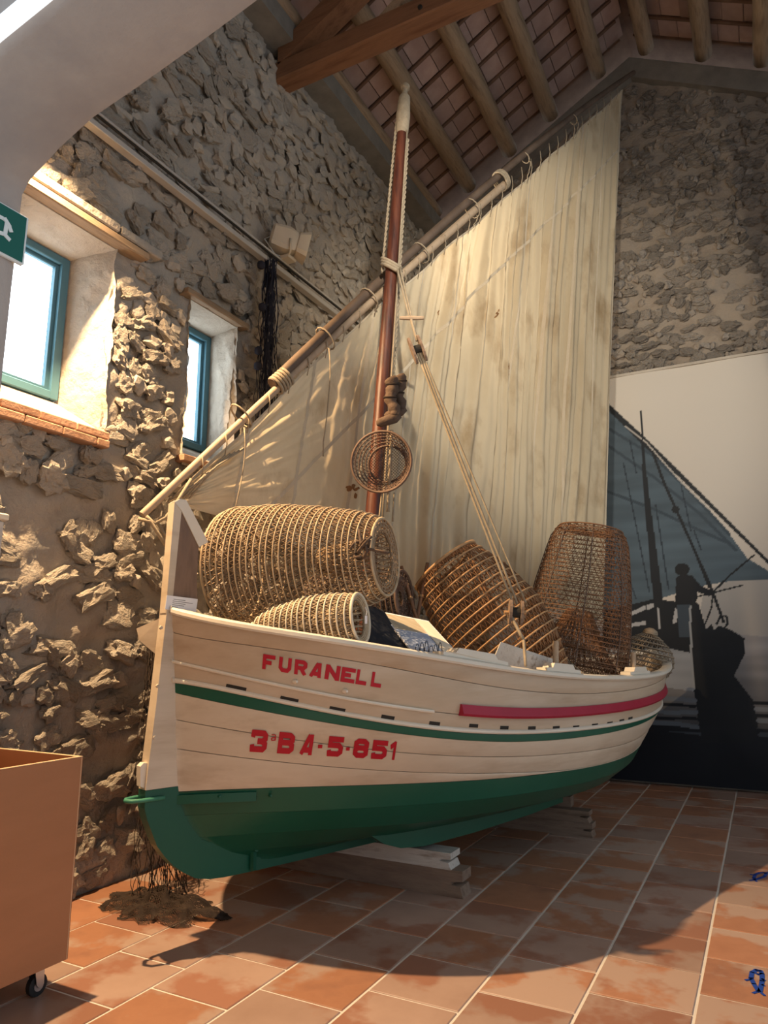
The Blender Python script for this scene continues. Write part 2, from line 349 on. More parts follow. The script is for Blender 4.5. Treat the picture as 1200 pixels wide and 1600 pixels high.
# wall plates
MB().box((XL+.02, 4.65, ZW+.04), (.34, 7.6, .20)).build('wall_plate', M['concrete'], wl)
for sgn in (-1, 1):
    a = np.array((XL, YB-.07, ZW-.06)) if sgn < 0 else np.array((1.9, YB-.07, ZW-.06)); b = np.array((XR, YB-.07, ZR-.06))
    MB().prism([a+(0, 0, -.16), b+(0, 0, -.16), b+(0, 0, .12), a+(0, 0, .12)], (0, .3, 0)).build('wall_plate', M['concrete'], wb)
# windows
def window(n, w, xg, yf, zf):
    y0, y1, z0, z1 = w; X0 = XL-.03; d = XL-xg
    t = thing('window_%d' % n, (xg, (yf[0]+yf[1])/2, zf[0]), None, None); t['kind'] = 'structure'
    MB().prism([(X0+.02, y0-.01, z1), (X0+.02, y1+.01, z1), (xg, yf[1], zf[1]), (xg, yf[0], zf[1])], (0, 0, .06)).build('reveal_soffit', M['reveal'], t)
    MB().prism([(X0+.035, y0-.01, z0), (X0+.035, y1+.01, z0), (xg, yf[1], zf[0]), (xg, yf[0], zf[0])], (0, 0, -.08)).build('sill', M['reveal'], t)
    for yy, yg, dd in ((y0, yf[0], -.07), (y1, yf[1], .07)):
        def fr(a, b, yy=yy, yg=yg, dd=dd):
            x = X0+.03+(xg-X0-.03)*a; za = z0+(zf[0]-z0)*a; zb = z1+(zf[1]-z1)*a; z = za-.02+(zb-za+.04)*b; y = yy+(yg-yy)*a
            k = (wnoise(x*1.3, y, z*1.2)-.3)*.06*(1-.75*a)
            return (x, y-math.copysign(1, dd)*k, z)
        MB().grid(fr, 16, 50).build('reveal_side', M['reveal'], t, smooth=True)
    fw = .055
    def bar(c, s, nm='frame_bar'): return MB().box(c, s, bev=.006).build(nm, M['teal'], t)
    yc = (yf[0]+yf[1])/2; zc = (zf[0]+zf[1])/2
    for yy in (yf[0]+fw/2, yf[1]-fw/2): bar((xg+.0, yy, zc), (.07, fw, zf[1]-zf[0]))
    for zz in (zf[0]+fw/2, zf[1]-fw/2): bar((xg+.0, yc, zz), (.068, yf[1]-yf[0]-2*fw, fw))
    for yy in (yf[0]+fw+.014, yf[1]-fw-.014): bar((xg-.012, yy, zc), (.035, .028, zf[1]-zf[0]-2*fw), 'sash_bar')
    for zz in (zf[0]+fw+.014, zf[1]-fw-.014): bar((xg-.012, yc, zz), (.034, yf[1]-yf[0]-2*fw-.056, .028), 'sash_bar')
    MB().box((xg-.03, yc, zc), (.008, yf[1]-yf[0]-.1, zf[1]-zf[0]-.1)).build('pane', M['glass'], t)
    return t
w1 = window(1, W1, -3.93, (2.42, 2.89), (2.965, 3.955))
w2 = window(2, W2, -3.93, (3.80, 4.29), (2.965, 3.97))
# sill bricks and lintel of first window
bm_ = MB().box((0, 0, 0), (.10, .235, .048), bev=.006).mesh('brick'); bm_.materials.append(M['brick'])
for r, (zz, off) in enumerate(((2.715, -.03), (2.66, .09))):
    y = 3.02; first = True
    while y > 1.9:
        L = .235 if not (first and r == 1) else .085
        o = inst('brick', bm_, (XL+.005+.006*r, y-L/2, zz), w1, rot=(0, 0, random.uniform(-.02, .02)), scale=(1, L/.235, 1)); y -= L+.012; first = False
        if r == 0 and first is False and y > 2.9: pass
for zz, hh, nm in ((4.055, .055, 'lintel'), (4.125, .065, 'lintel_brick')):
    for yy, L in ((2.02, .5), (2.62, .68), (3.16, .36)) if nm != 'lintel' else ((2.6, 1.25),):
        MB().box((XL+.012, yy, zz), (.13, L, hh), bev=.008).build(nm, M['log'] if nm == 'lintel' else M['stone'], w1)
MB().box((XL+.0, 4.0, 4.02), (.10, .72, .05), bev=.008).build('lintel', M['log'], w2)
MB().box((XL+.0, 4.0, 2.745), (.10, .62, .05), bev=.006).build('brick', M['brick'], w2)
# ------------------------------------------------------------------ roof
cl = MB()
for sgn in (0, 1):
    xe = XL-.2 if sgn == 0 else 2.1
    a = np.array((xe, .2, ztop(XL)-.2*SL+.36 if sgn == 0 else ZR-(2.1-XR)*SL+.36)); b = np.array((XR, .2, ZR+.36))
    cl.prism([a, b, b+(0, 8.4, 0), a+(0, 8.4, 0)], (0, 0, .06))
cl = cl.build('ceiling', M['batten']); tag(cl, kind='structure')
nL = np.array((-SL, 0, 1)); nL /= np.linalg.norm(nL); eL = np.array((1, 0, SL))/math.hypot(1, SL); eR = np.array((1, 0, -SL))/math.hypot(1, SL); slen = (XR-XL)*math.hypot(1, SL)
ang = math.atan(SL)
rt = MB().box((0, 0, 0), (.232, .288, .03), bev=.004).mesh('roof_tile'); rt.materials.append(M['rooftile'])
bt = MB().box((0, 0, 0), (slen+.1, .034, .035), bev=.006).mesh('batten'); bt.materials.append(M['batten'])
BS = .318; ntile = 0
for bi in range(0, 20):
    y = 8.12-bi*BS
    if y < 2.4: break
    for sgn in (0, 1):
        e = eL if sgn == 0 else eR; base = np.array((XL, y, ZW)) if sgn == 0 else np.array((XR, y, ZR)); rot = (0, -ang if sgn == 0 else ang, 0)
        nn = np.array((-SL if sgn == 0 else SL, 0, 1))/math.hypot(1, SL)
        ctr = base+e*slen/2+nn*.252
        u, v, d = proj(ctr)
        if sgn == 1 and y < 6.2: continue
        inst('batten', bt, ctr, cl, rot)
        j = random.uniform(0, .2)
        for k in range(14):
            c = base+e*(.238*(k+.1)+j)+nn*.285+np.array((0, -BS/2, 0))
            u, v, d = proj(c)
            if not (380 < u < 1240 and -60 < v < 420) or ntile > 296: continue
            ntile += 1; inst('roof_tile', rt, c+nn*random.uniform(-.006, .006), cl, rot)
def logmesh(L, r, seed):
    def f(a, b):
        y = b*L; an = a*2*PI; k = 1+.07*noise.noise(Vector((math.cos(an)*.8, math.sin(an)*.8, y*1.1+seed*9)))+.05*noise.noise(Vector((math.cos(an)*2, math.sin(an)*2, y*4+seed*5)))
        bx = .02*noise.noise(Vector((seed*3.3, y*.6, 0))); bz = .02*noise.noise(Vector((seed*1.3, y*.6, 4)))
        return (r*k*math.cos(an)+bx, y, r*k*math.sin(an)+bz)
    mb = MB(); mb.grid(f, 14, 40, closeu=True); mb.f += [tuple(i*40 for i in range(14)), tuple(i*40+39 for i in range(14))]; return mb
PUR = [(-3.46, .085), (-2.98, .10), (-2.40, .10), (-1.84, .10), (-1.22, .095), (-.64, .09), (-.02, .095), (.57, .095), (1.2, .095)]
for i, (x, r) in enumerate(PUR):
    z = ztop(x)+.235-.035-r+.03
    me = logmesh(8.15-1.2, r*1.05, i); me.v = [(a+x, b+1.2, c+z-.0) for a, b, c in me.v]
    me.build('purlin', M['log'], cl, smooth=True)
# truss
YT = 4.76
tr = MB().box((-.75, YT, 6.74), (5.75, .20, .20), bev=.012).build('tie_beam', M['beam'], cl)
a = np.array((XL+.02, YT-.10, 6.80)); b = np.array((XR, YT-.10, 8.26))
MB().prism([a, b, b+(0, 0, .22), a+(0, 0, .22)], (0, .20, 0)).build('principal_rafter', M['beam'], cl)
a2 = np.array((1.9, YT-.10, 6.80)); MB().prism([a2, b, b+(0, 0, .22), a2+(0, 0, .22)], (0, .20, 0)).build('principal_rafter', M['beam'], cl)
MB().box((XR, YT, 7.5), (.2, .18, 1.5), bev=.01).build('king_post', M['beam'], cl)
MB().prism([(-2.35, YT-.07, 6.84), (-1.0, YT-.07, 7.75), (-1.0, YT-.07, 7.9), (-2.55, YT-.07, 6.84)], (0, .14, 0)).build('strut', M['log'], cl)
MB().lathe((-2.1, YT-.115, 6.72), (-2.1, YT-.098, 6.72), [(0, .012), (0, .02), (1, .022)], 10).build('bolt', M['dark'], cl)
# ------------------------------------------------------------------ arched front wall
arch = [(-1.6, 0), (-1.6, 2.3), (-1.597, 2.555), (-1.575, 2.585), (-1.464, 2.643), (-1.353, 2.683), (-1.202, 2.708), (-1.044, 2.738), (-.93, 2.762), (-.837, 2.783), (-.6, 2.815), (-.3, 2.842), (0, 2.85)]
ar = [(x, z) for x, z in arch]+[(-x, z) for x, z in reversed(arch[:-1])]
Y0, Y1 = .778, 1.04
mb = MB(); n = len(ar); top = 7.3
rows = []
sec = [(Y0-.0, .03), (Y0+.009, .012), (Y0+.03, 0), (Y1-.03, 0), (Y1-.008, .007), (Y1, .025)]
def outw(i):
    a = np.array(ar[max(0, i-1)]); b = np.array(ar[min(n-1, i+1)]); d = b-a; d /= np.linalg.norm(d)+1e-9; return np.array((-d[1], d[0]))
for y, o in sec:
    for i, (x, z) in enumerate(ar):
        nn = outw(i); mb.v.append((x+nn[0]*o, y, z+nn[1]*o if z > 0 else 0))
for k in range(len(sec)-1):
    for i in range(n-1): mb.f.append((k*n+i, k*n+i+1, (k+1)*n+i+1, (k+1)*n+i))
def outer(i):
    x, z = ar[i]
    if z <= 0: return (-3.62 if x < 0 else 1.9, 0)
    if i == 1: return (-3.62, 2.3)
    if i == n-2: return (1.9, 2.3)
    if i == 2: return (-3.62, top)
    if i == n-3: return (1.9, top)
    return (max(-3.62, min(1.9, x*1.2)) if 2 < i < n-3 else x, top)
for y, k in ((Y0, 0), (Y1, len(sec)-1)):
    b = len(mb.v)
    for i in range(n): X, Zz = outer(i); mb.v.append((X, y, Zz))
    for i in range(n-1): mb.f.append((k*n+i, k*n+i+1, b+i+1, b+i))
wf = mb.build('wall_front', M['plaster'], smooth=35); tag(wf, kind='structure')
# glowing strip added for the bright band on the near arris
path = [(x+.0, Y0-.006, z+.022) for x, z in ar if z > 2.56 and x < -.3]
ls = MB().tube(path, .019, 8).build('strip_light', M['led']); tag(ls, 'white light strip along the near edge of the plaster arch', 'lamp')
# exit sign
t = thing('exit_sign', (-1.6, .95, 2.36), 'green emergency exit sign fixed to the plaster pier under the arch', 'sign')
MB().box((-1.594, .935, 2.427), (.012, .222, .136), bev=.003).build('plate', M['signw'], t)
MB().box((-1.588, .935, 2.427), (.004, .210, .124)).build('panel', M['signg'], t)
mb = MB()
def s3(mb, pts, r):
    for ii, (a, b) in enumerate(zip(pts[:-1], pts[1:])):
        a = np.array(a); b = np.array(b); d = b-a; L = np.linalg.norm(d); nn = np.array((-d[1], d[0]))/L*r; e = d/L*r*.7
        mb.prism([(-1.5856, *p) for p in (a-nn-e, b-nn+e, b+nn+e, a+nn-e)], (.0008+.0004*(len(mb.f) % 7), 0, 0))
s3(mb, [(.955, 2.452), (.982, 2.452), (.994, 2.441), (1.000, 2.430)], .005); s3(mb, [(.988, 2.446), (.986, 2.412), (.998, 2.406)], .005); s3(mb, [(.972, 2.41), (.986, 2.413)], .005)
mb.build('pictogram', M['signw'], t)
# ------------------------------------------------------------------ boat frame
TH = math.radians(19); B0 = np.array([-2.66, 2.66, 0]); BU = np.array([math.sin(TH), math.cos(TH), 0]); BN = np.array([math.cos(TH), -math.sin(TH), 0])
def wor(s, w, z): return B0+s*BU+w*BN+z*ZV
def loc(P): q = np.asarray(P)-B0; return np.array([q@BU, q@BN, q[2]])
def onW(u, v, w): r = ray(u, v); return loc(CP+r*((w-(CP-B0)@BN)/(r@BN)))
BL = 5.17; BM = .93
ZC = {'rail': [-0.01921, 0.22607, -0.66466, 0.82246, -0.74944, 1.74218],
      'seam1': [-0.18008, 1.10313, -2.32201, 2.08478, -1.07671, 1.67434],
      'ledge': [0.01687, -0.15284, 0.58235, -0.83324, 0.12314, 1.36913],
      'gtop': [0.07593, -0.55539, 1.64042, -2.16461, 0.90288, 1.11808],
      'gbot': [-0.05359, 0.27708, -0.36121, 0.0543, -0.1987, 1.26244],
      'wl': [-0.00979, 0.15863, -0.47498, 0.43669, -0.10659, 0.7118]}
PN = {'rail': 6.5, 'seam1': 5.7, 'ledge': 5.0, 'gtop': 4.6, 'gbot': 4.5, 'wl': 2.8}; AS = {'rail': .026, 'seam1': .034, 'ledge': .048, 'gtop': .058, 'gbot': .062, 'wl': .09}
def zlev(k, s): return float(np.polyval(ZC[k], math.sqrt(max(0, s)+.05)))
OFF = {'rail': 0, 'seam1': .012, 'ledge': .03, 'gtop': .045, 'gbot': .05}; EE = {'rail': 0, 'seam1': .05, 'ledge': .12, 'gtop': .17, 'gbot': .19, 'wl': .42}
def shp(x, pn, pf): x = min(1, max(0, x)); return 1-abs(2*x-1)**(pn if x < .5 else pf)
def lev(k, s):
    x = (s-AS[k])/(BL-EE[k]-AS[k])
    w = .86*BM*shp(x, PN[k], 2.1) if k == 'wl' else (BM-OFF[k])*shp(x, PN[k], 2.3)
    return w, zlev(k, s)
def zkeel(s): return .30+.33*min(1, max(0, (s-3.0)/1.6))**2
BST = (.15, .22, .36, .60)
BOT = [(.28, .95, .5), (.56, .80, .66), (.80, .50, .85), (1.0, .05, 1.05)]
def P_level(k, x):     # k name or ('b',i) ; x in 0..1 along
    if isinstance(k, str):
        a = AS[k]+.003; s = a+x*(BL-EE[k]-a); w, z = lev(k, s); return s, max(w, .034), z
    f, wf_, e = BOT[k[1]]; Lk_ = BL-e; sx = BST[k[1]]; s = sx+x*(Lk_-sx); sw = AS['wl']+x*(BL-.42-AS['wl'])
    w, z = lev('wl', sw); zk = zkeel(s)
    wn = w*wf_*(1-.25*(1-min(1, s/1.2))*(k[1] > 0)*(k[1] < 3))
    return s, max(wn, .034), z+(zk-z)*f
def mixl(ka, kb, f, x):
    a = np.array(P_level(ka, x)); b = np.array(P_level(kb, x)); return a+(b-a)*f
def Wsurf(s, z):
    zs = []; ws = []
    for k in ('rail', 'seam1', 'ledge', 'gtop', 'gbot', 'wl'):
        w, zz = lev(k, s); zs.append(zz); ws.append(w)
    return float(np.interp(z, zs[::-1], ws[::-1]))
def hit(u, v):
    w = .5
    for _ in range(40):
        s, _, z = onW(u, v, w); s = min(max(s, .05), BL-.3); w = .5*w+.5*Wsurf(s, z)
    return s, w, z
boat = thing('fishing_boat', wor(2.5, 0, .27), 'white and green double-ended wooden fishing boat with red name lettering', 'boat')
XS = np.concatenate([.22*np.linspace(0, 1, 30)[:-1]**1.6, np.linspace(.22, .88, 32)[:-1], np.linspace(.88, 1, 14)])
def plank(top, bot, m, side, name='plank', th=.02, nv=4):
    # top/bot: functions x-> (s,w,z)
    mb = MB(); O = []; I = []
    for x in XS:
        a = np.array(top(x)); b = np.array(bot(x))
        for j in range(nv+1):
            f = j/nv; p = a+(b-a)*f; ins = (.004 if m is not M['green'] else .0008) if j in (0, nv) else 0
            g = (.0016 if m is not M['green'] else .0004)/max(.02, np.linalg.norm(b-a)); 
            if j == 0: p = a+(b-a)*g
            if j == nv: p = a+(b-a)*(1-g)
            O.append(wor(p[0], side*max(p[1]-ins, .02), p[2]))
        for f in (1-.02, .02):
            p = a+(b-a)*f; I.append(wor(p[0], side*max(p[1]-th-.005, .006), p[2]))
    n = len(XS); m1 = nv+1
    ring = []
    for i in range(n): ring.append([i*m1+j for j in range(m1)]+[n*m1+2*i, n*m1+2*i+1])
    F = []
    for i in range(n-1):
        for j in range(m1+2): F.append((ring[i][j], ring[i][(j+1) % (m1+2)], ring[i+1][(j+1) % (m1+2)], ring[i+1][j]))
    F += [tuple(ring[0]), tuple(reversed(ring[-1]))]
    mb.add(O+I, F); return mb.build(name, m, boat, smooth=30)
def LV(k): return lambda x: P_level(k, x)
def MX(ka, kb, f): return lambda x: mixl(ka, kb, f(x) if callable(f) else f, x)
f1 = lambda x: .27+.25*min(1, x*1.6); f2 = lambda x: min(.97, .56+.42*min(1, x*2.0))
for side in (1, -1):
    plank(LV('rail'), LV('seam1'), M['worn'], side); plank(LV('seam1'), LV('ledge'), M['worn'], side)
    plank(LV('ledge'), LV('gtop'), M['worn'], side); plank(LV('gtop'), LV('gbot'), M['green'], side)
    plank(LV('gbot'), MX('gbot', 'wl', f1), M['white'], side); plank(MX('gbot', 'wl', f1), MX('gbot', 'wl', f2), M['white'], side); plank(MX('gbot', 'wl', f2), LV('wl'), M['white'], side)
    plank(LV('wl'), LV(('b', 0)), M['green'], side); plank(LV(('b', 0)), LV(('b', 1)), M['green'], side)
    plank(LV(('b', 1)), LV(('b', 2)), M['green'], side); plank(LV(('b', 2)), LV(('b', 3)), M['green'], side)
# dark inner lining so that no light leaks through seams + deck
def inner(side):
    ks = ['rail', 'seam1', 'ledge', 'gtop', 'gbot', 'wl', ('b', 0), ('b', 1), ('b', 2), ('b', 3)]
    def f(a, b):
        k = ks[min(9, int(round(b*9)))]; s, w, z = P_level(k, min(max(a, .004), .996)); return wor(s, side*max(0, w-.022), z)
    return f
for side in (1, -1): MB().grid(inner(side), 60, 10).build('lining', M['deck'], boat, smooth=True)
def deckf(a, b):
    s = .15+a*(BL-.4); w = max(.01, lev('ledge', s)[0]-.03); z = lev('ledge', s)[1]+.035; return wor(s, (2*b-1)*w, z)
MB().grid(deckf, 40, 8).build('deck', M['deck'], boat)
# rail cap, mouldings
def sweep(path, prof, name, m, smooth=40, cap=True):
    # path: list of (s,w,z,side); prof: list of (dw,dz)
    mb = MB(); V = []; k = len(prof); n = len(path)
    for i, (s, w, z, sd) in enumerate(path):
        a = path[max(0, i-1)]; b = path[min(n-1, i+1)]; ds, dw_ = b[0]-a[0], b[1]-a[1]; L = math.hypot(ds, dw_)+1e-9; ns, nw = -dw_/L, ds/L
        for dw, dz in prof: V.append(wor(s+ns*dw, sd*max(.004, w+nw*dw), z+dz))
    F = [(i*k+j, i*k+(j+1) % k, (i+1)*k+(j+1) % k, (i+1)*k+j) for i in range(n-1) for j in range(k)]
    if cap: F += [tuple(range(k)), tuple(reversed(range((n-1)*k, n*k)))]
    mb.add(V, F); return mb.build(name, m, boat, smooth=smooth)
RP = [(-.055, -.004), (-.055, .022), (-.045, .03), (.012, .03), (.022, .022), (.024, .006), (.016, -.004)]
for sd in (1, -1):
    sweep([(*P_level('rail', x), sd) for x in XS], RP, 'rail_cap', M['whiterail'])
    bead = [(-.006, -.010), (.010, -.010), (.016, -.003), (.016, .006), (.008, .013), (-.006, .013)]
    sweep([(P_level('gtop', x)[0], P_level('gtop', x)[1], P_level('gtop', x)[2]+.012, sd) for x in XS], bead, 'moulding', M['whiterail'])
    sr0 = hit(690, 1105)[0]
    sweep([(*P_level('ledge', x), sd) for x in XS if P_level('ledge', x)[0] < sr0], [(-.006, -.007), (.007, -.007), (.011, 0), (.007, .008), (-.006, .008)], 'moulding', M['whiterail'])
    RD = [(-.01, -.024), (.026, -.024), (.034, -.012), (.022, .034), (-.01, .036)]
    pts = [P_level('ledge', x) for x in XS]; pts = [p for p in pts if sr0+.03 < p[0]]
    sweep([(p[0], p[1], p[2]+.018, sd) for p in pts], RD, 'rubbing_strake', M['red'])
    # green strip just below water line at the near end
    sweep([(s_, lev('wl', s_)[0]-.004, lev('wl', s_)[1]-.045, sd) for s_ in np.linspace(.10, .42, 14)], [(-.01, -.012), (.008, -.012), (.008, .03), (-.01, .03)], 'iron_strap', M['green'])
# stem (near) and forefoot
def planepoly(pts, th, name, m, smooth=None, bev=True):
    mb = MB(); n = len(pts); mb.prism([wor(s, -th/2, z) for s, z in pts], BN*th); return mb.build(name, m, boat, smooth=smooth)
stem_o = [(.015, 1.60), (-.012, 1.15), (-.041, .742)]
planepoly(stem_o+[(.125, .742), (.125, 1.15), (.125, 1.60)], .075, 'stem_post', M['white'])
ff = [(-.041, .740), (-.04, .66), (-.023, .606), (.033, .483), (.075, .43), (.121, .382), (.18, .338), (.244, .30), (.32, .282), (.405, .274), (.615, .268)]
planepoly(ff+[(.615, .40), (.40, .42), (.27, .47), (.19, .56), (.14, .66), (.125, .740)], .075, 'forefoot', M['green'])
kl = [(.615, .268), (1.2, .262), (2.2, .256), (3.0, .256), (3.6, .29), (4.1, .40), (4.35, .52)]
planepoly(kl+[(s, z+.10) for s, z in reversed(kl)], .07, 'keel', M['green'])
ends = [P_level(k, 1.0) for k in (('b', 3), ('b', 2), ('b', 1), ('b', 0), 'wl', 'gbot', 'gtop', 'ledge', 'seam1', 'rail')]
sp = [(s, z) for s, w, z in ends]
isw = 4
planepoly([(s-.06, z) for s, z in sp[:isw+1]]+[(s+.07, z-.01) for s, z in reversed(sp[:isw+1])], .07, 'stern_post', M['green'])
planepoly([(s-.06, z) for s, z in sp[isw:]]+[(s+.07, z) for s, z in reversed(sp[isw:])], .07, 'stern_post', M['white'])
# bilge board on the visible side (and its twin)
for sd in (1, -1):
    bb = [(1.06, .47), (1.13, .40), (1.24, .335), (1.36, .295), (1.55, .272), (2.0, .272), (2.6, .29), (3.0, .315), (3.0, .47)]
    mb = MB(); mb.prism([wor(s, sd*.30-.025, z) for s, z in bb], BN*.05); mb.build('bilge_keel', M['green'], boat)
# tall stem head
sh = [(268, 786), (276, 781), (286, 783), (320, 848), (306, 856), (303, 905), (304, 940), (258, 958)]
mb = MB(); mb.prism([wor(*(onW(u, v, .0)+np.array((0, -.03, 0)))) for u, v in sh], BN*.06); mb.build('stem_head', M['brownwood'], boat)
mb = MB(); c_ = [onW(u, v, 0) for u, v in ((268, 786), (276, 781), (286, 783), (320, 848), (306, 856), (279, 800))]
mb.prism([wor(p[0], -.036, p[2]) for p in c_], BN*.072); mb.build('stem_cap', M['whiterail'], boat)  # pale top edge: lamplight on the stem head put into the colour
mb = MB(); c_ = [onW(u, v, 0) for u, v in ((268, 786), (279, 800), (263, 958), (254, 958))]
mb.prism([wor(p[0], -.033, p[2]) for p in c_], BN*.066); mb.build('stem_facing', M['white'], boat)  # pale front edge, lamplight painted in as white
mb = MB(); mb.prism([wor(.02, -.04, 1.55), wor(-.03, -.20, 1.50), wor(-.02, -.18, 1.44), wor(.03, -.06, 1.36), wor(.08, -.04, 1.56)], BU*.06+ZV*.02); mb.build('bow_chock', M['white'], boat)
# bow fittings
hk = [wor(.05, .05, .70), wor(-.06, .045, .70), wor(-.105, .03, .70), wor(-.12, 0, .70), wor(-.105, -.03, .70), wor(-.06, -.045, .70), wor(.0, -.05, .70)]
MB().tube(hk, .010, 8).build('bow_ring', mat('green_iron', [(.05, .20, .13)], rough=.5, bump=0), boat, smooth=True)
mb = MB(); mb.prism([wor(-.06, -.02, .76), wor(-.025, -.02, .74), wor(-.02, -.02, .86), wor(-.05, -.02, .865), wor(-.066, -.02, .85)], BN*.04); mb.build('stem_cleat', M['whiterail'], boat)
for z in (1.5, 1.22, .98): MB().lathe(wor(-.012, .036, z), wor(-.012, .044, z), [(0, .010), (1, .008)], 8).build('rivet', M['white'], boat)
g1 = onW(385, 1345, .06); MB().box(wor(.56, .055, .335), (.02, .025, .115), bev=.004).build('iron_tab', M['green'], boat)
MB().lathe(wor(.56, .06, .385), wor(.56, .085, .385), [(0, .016), (1, .012)], 10).build('bolt', M['green'], boat)
for u, v in ((460, 1065), (538, 1080)):
    s, w, z = hit(u, v); MB().lathe(wor(s, w-.005, z), wor(s, w+.022, z), [(0, .010), (.5, .012), (1, .006)], 10).build('bolt', M['whiterail'], boat, smooth=40)
for u, v in ((342, 1241), (421, 1240)):
    s, w, z = hit(u, v-4); MB().lathe(wor(s, w, z-.02), wor(s, w+.016, z-.02), [(0, .009), (1, .006)], 8).build('bolt', M['green'], boat)
for u, v, L in ((369, 1074.5, .064), (452, 1093, .064), (527, 1108.5, .064), (606, 1121, .064), (679, 1130.5, .064), (740, 1134, .064), (788, 1137, .07), (831, 1137.5, .07), (869, 1137, .07), (900, 1136, .07), (929.5, 1133, .07), (953, 1130, .07), (971.5, 1126, .07), (985, 1122.5, .07)):
    s, w, z = hit(u, v); P = []
    for i in range(5):
        ss = s-L/2+L*i/4; zz = z+(zlev('gtop', ss)-zlev('gtop', s)); P.append((ss, zz))
    mb = MB(); lo = [wor(a, Wsurf(a, b-.009)+.0015, b-.009) for a, b in P]; hi = [wor(a, Wsurf(a, b+.009)+.0015, b+.009) for a, b in P]
    mb.prism(lo+hi[::-1], -BN*.01); mb.build('scupper', M['dark'], boat)
# ------------------------------------------------------------------ lettering
T_ = .27; lo, hi = T_/2, 1-T_/2
GL = {'F': [[(lo, 0), (lo, 1)], [(0, hi), (1, hi)], [(lo, .47), (.72, .47)]], 'U': [[(lo, 1), (lo, .3), (.3, lo), (.7, lo), (hi, .3), (hi, 1)]],
      'R': [[(lo, 0), (lo, 1)], [(lo, hi), (.7, hi), (hi, .77), (hi, .6), (.7, .46), (lo, .46)], [(.5, .47), (hi, 0)]],
      'A': [[(.13, 0), (.70, .97)], [(.83, 0), (.83, 1)], [(.35, .24), (.8, .24)]], 'N': [[(lo, 0), (lo, 1)], [(hi, 0), (hi, 1)], [(lo, .92), (hi, .08)]],
      'E': [[(lo, 0), (lo, 1)], [(lo, hi), (1, hi)], [(lo, .5), (.7, .5)], [(lo, lo), (1, lo)]], 'L': [[(lo, 0), (lo, 1)], [(lo, lo), (1, lo)]],
      '3': [[(.08, .66), (.12, hi), (.75, hi), (hi, .76), (hi, .62), (.7, .5), (.4, .5)], [(.7, .5), (hi, .38), (hi, .24), (.75, lo), (.12, lo), (.08, .34)]],
      'B': [[(lo, 0), (lo, 1)], [(lo, hi), (.7, hi), (hi, .76), (hi, .63), (.72, .52), (lo, .52)], [(.72, .52), (hi, .4), (hi, .24), (.72, lo), (lo, lo)]],
      '5': [[(1, hi), (lo, hi), (lo, .56), (.72, .56), (hi, .44), (hi, .25), (.7, lo), (.12, lo), (.08, .32)]],
      '8': [[(.3, .52), (lo, .62), (lo, .76), (.3, hi), (.7, hi), (hi, .76), (hi, .62), (.7, .52), (.3, .52)], [(.3, .52), (lo, .40), (lo, .24), (.3, lo), (.7, lo), (hi, .24), (hi, .40), (.7, .52)]],
      '1': [[(.66, 0), (.66, 1)], [(.7, .9), (.15, .68)]], 'a': [[(.15, .9), (.7, .9), (.8, .75), (.8, .1)], [(.8, .5), (.3, .5), (.15, .35), (.25, .12), (.6, .12), (.8, .25)]], '.': [[(0, .5), (1, .5)]]}
def glyph(ch, quad, tk=T_):
    # quad: function (x,y)->pixel
    mb = MB()
    for pl in GL[ch]:
        P = [np.array(p, float) for p in pl]; n = len(P); Lf = []; Rt = []
        tt = 1.0 if ch == '.' else (.15 if ch == 'a' else tk)
        for i in range(n):
            dirs = []
            if i > 0: d = P[i]-P[i-1]; dirs.append(d/np.linalg.norm(d))
            if i < n-1: d = P[i+1]-P[i]; dirs.append(d/np.linalg.norm(d))
            t = sum(dirs); t /= np.linalg.norm(t)+1e-9; nn = np.array((-t[1], t[0])); c = max(.5, abs(nn@np.array((-dirs[0][1], dirs[0][0]))))
            Lf.append(P[i]+nn*tt/2/c); Rt.append(P[i]-nn*tt/2/c)
        for i in range(n-1):
            k = 3
            for j in range(k):
                A = [Lf[i]+(Lf[i+1]-Lf[i])*j/k, Lf[i]+(Lf[i+1]-Lf[i])*(j+1)/k, Rt[i]+(Rt[i+1]-Rt[i])*(j+1)/k, Rt[i]+(Rt[i+1]-Rt[i])*j/k]
                W_ = []
                for p in A:
                    u, v = quad(*np.clip(p, -.02, 1.02)); s, w, z = hit(u, v); W_.append(wor(s-.003*min(1.5, max(0, (Wsurf(s+.02, z)-Wsurf(s-.02, z))/.04)), w+.0035, z))
                mb.prism(W_, -BN*.0015)
    return mb.build('letter', M['letter'], boat)
def cell(x0, x1, ty, by, sh):   # crop pixels (350,990, scale 4); ty, by functions of x
    def q(x, y):
        X = x0+(x1-x0)*x; yy = by(X)+(ty(X)-by(X))*y; X += sh*(y-.5); return 350+X/4, 990+yy/4
    return q
for ch, a, b in zip('FURANELL', (244, 345, 443, 535, 634, 733, 828, 922), (320, 422, 520, 610, 724, 818, 892, 984)):
    glyph(ch, cell(a, b, lambda X: 128+(X-250)*.164, lambda X: 220+(X-242)*.161, 8 if ch in 'FURA' else 14))
for ch, a, b in zip('3BA5851', (170, 340, 478, 650, 810, 926, 1030), (272, 440, 558, 744, 902, 1018, 1082)):
    glyph(ch, cell(a, b, lambda X: 604+(X-230)*.085, lambda X: 740+(X-210)*.058, 18))
glyph('a', cell(292, 330, lambda X: 628, lambda X: 672, 4))
glyph('.', cell(588, 614, lambda X: 694, lambda X: 716, 2)); glyph('.', cell(763, 785, lambda X: 710, lambda X: 731, 2))
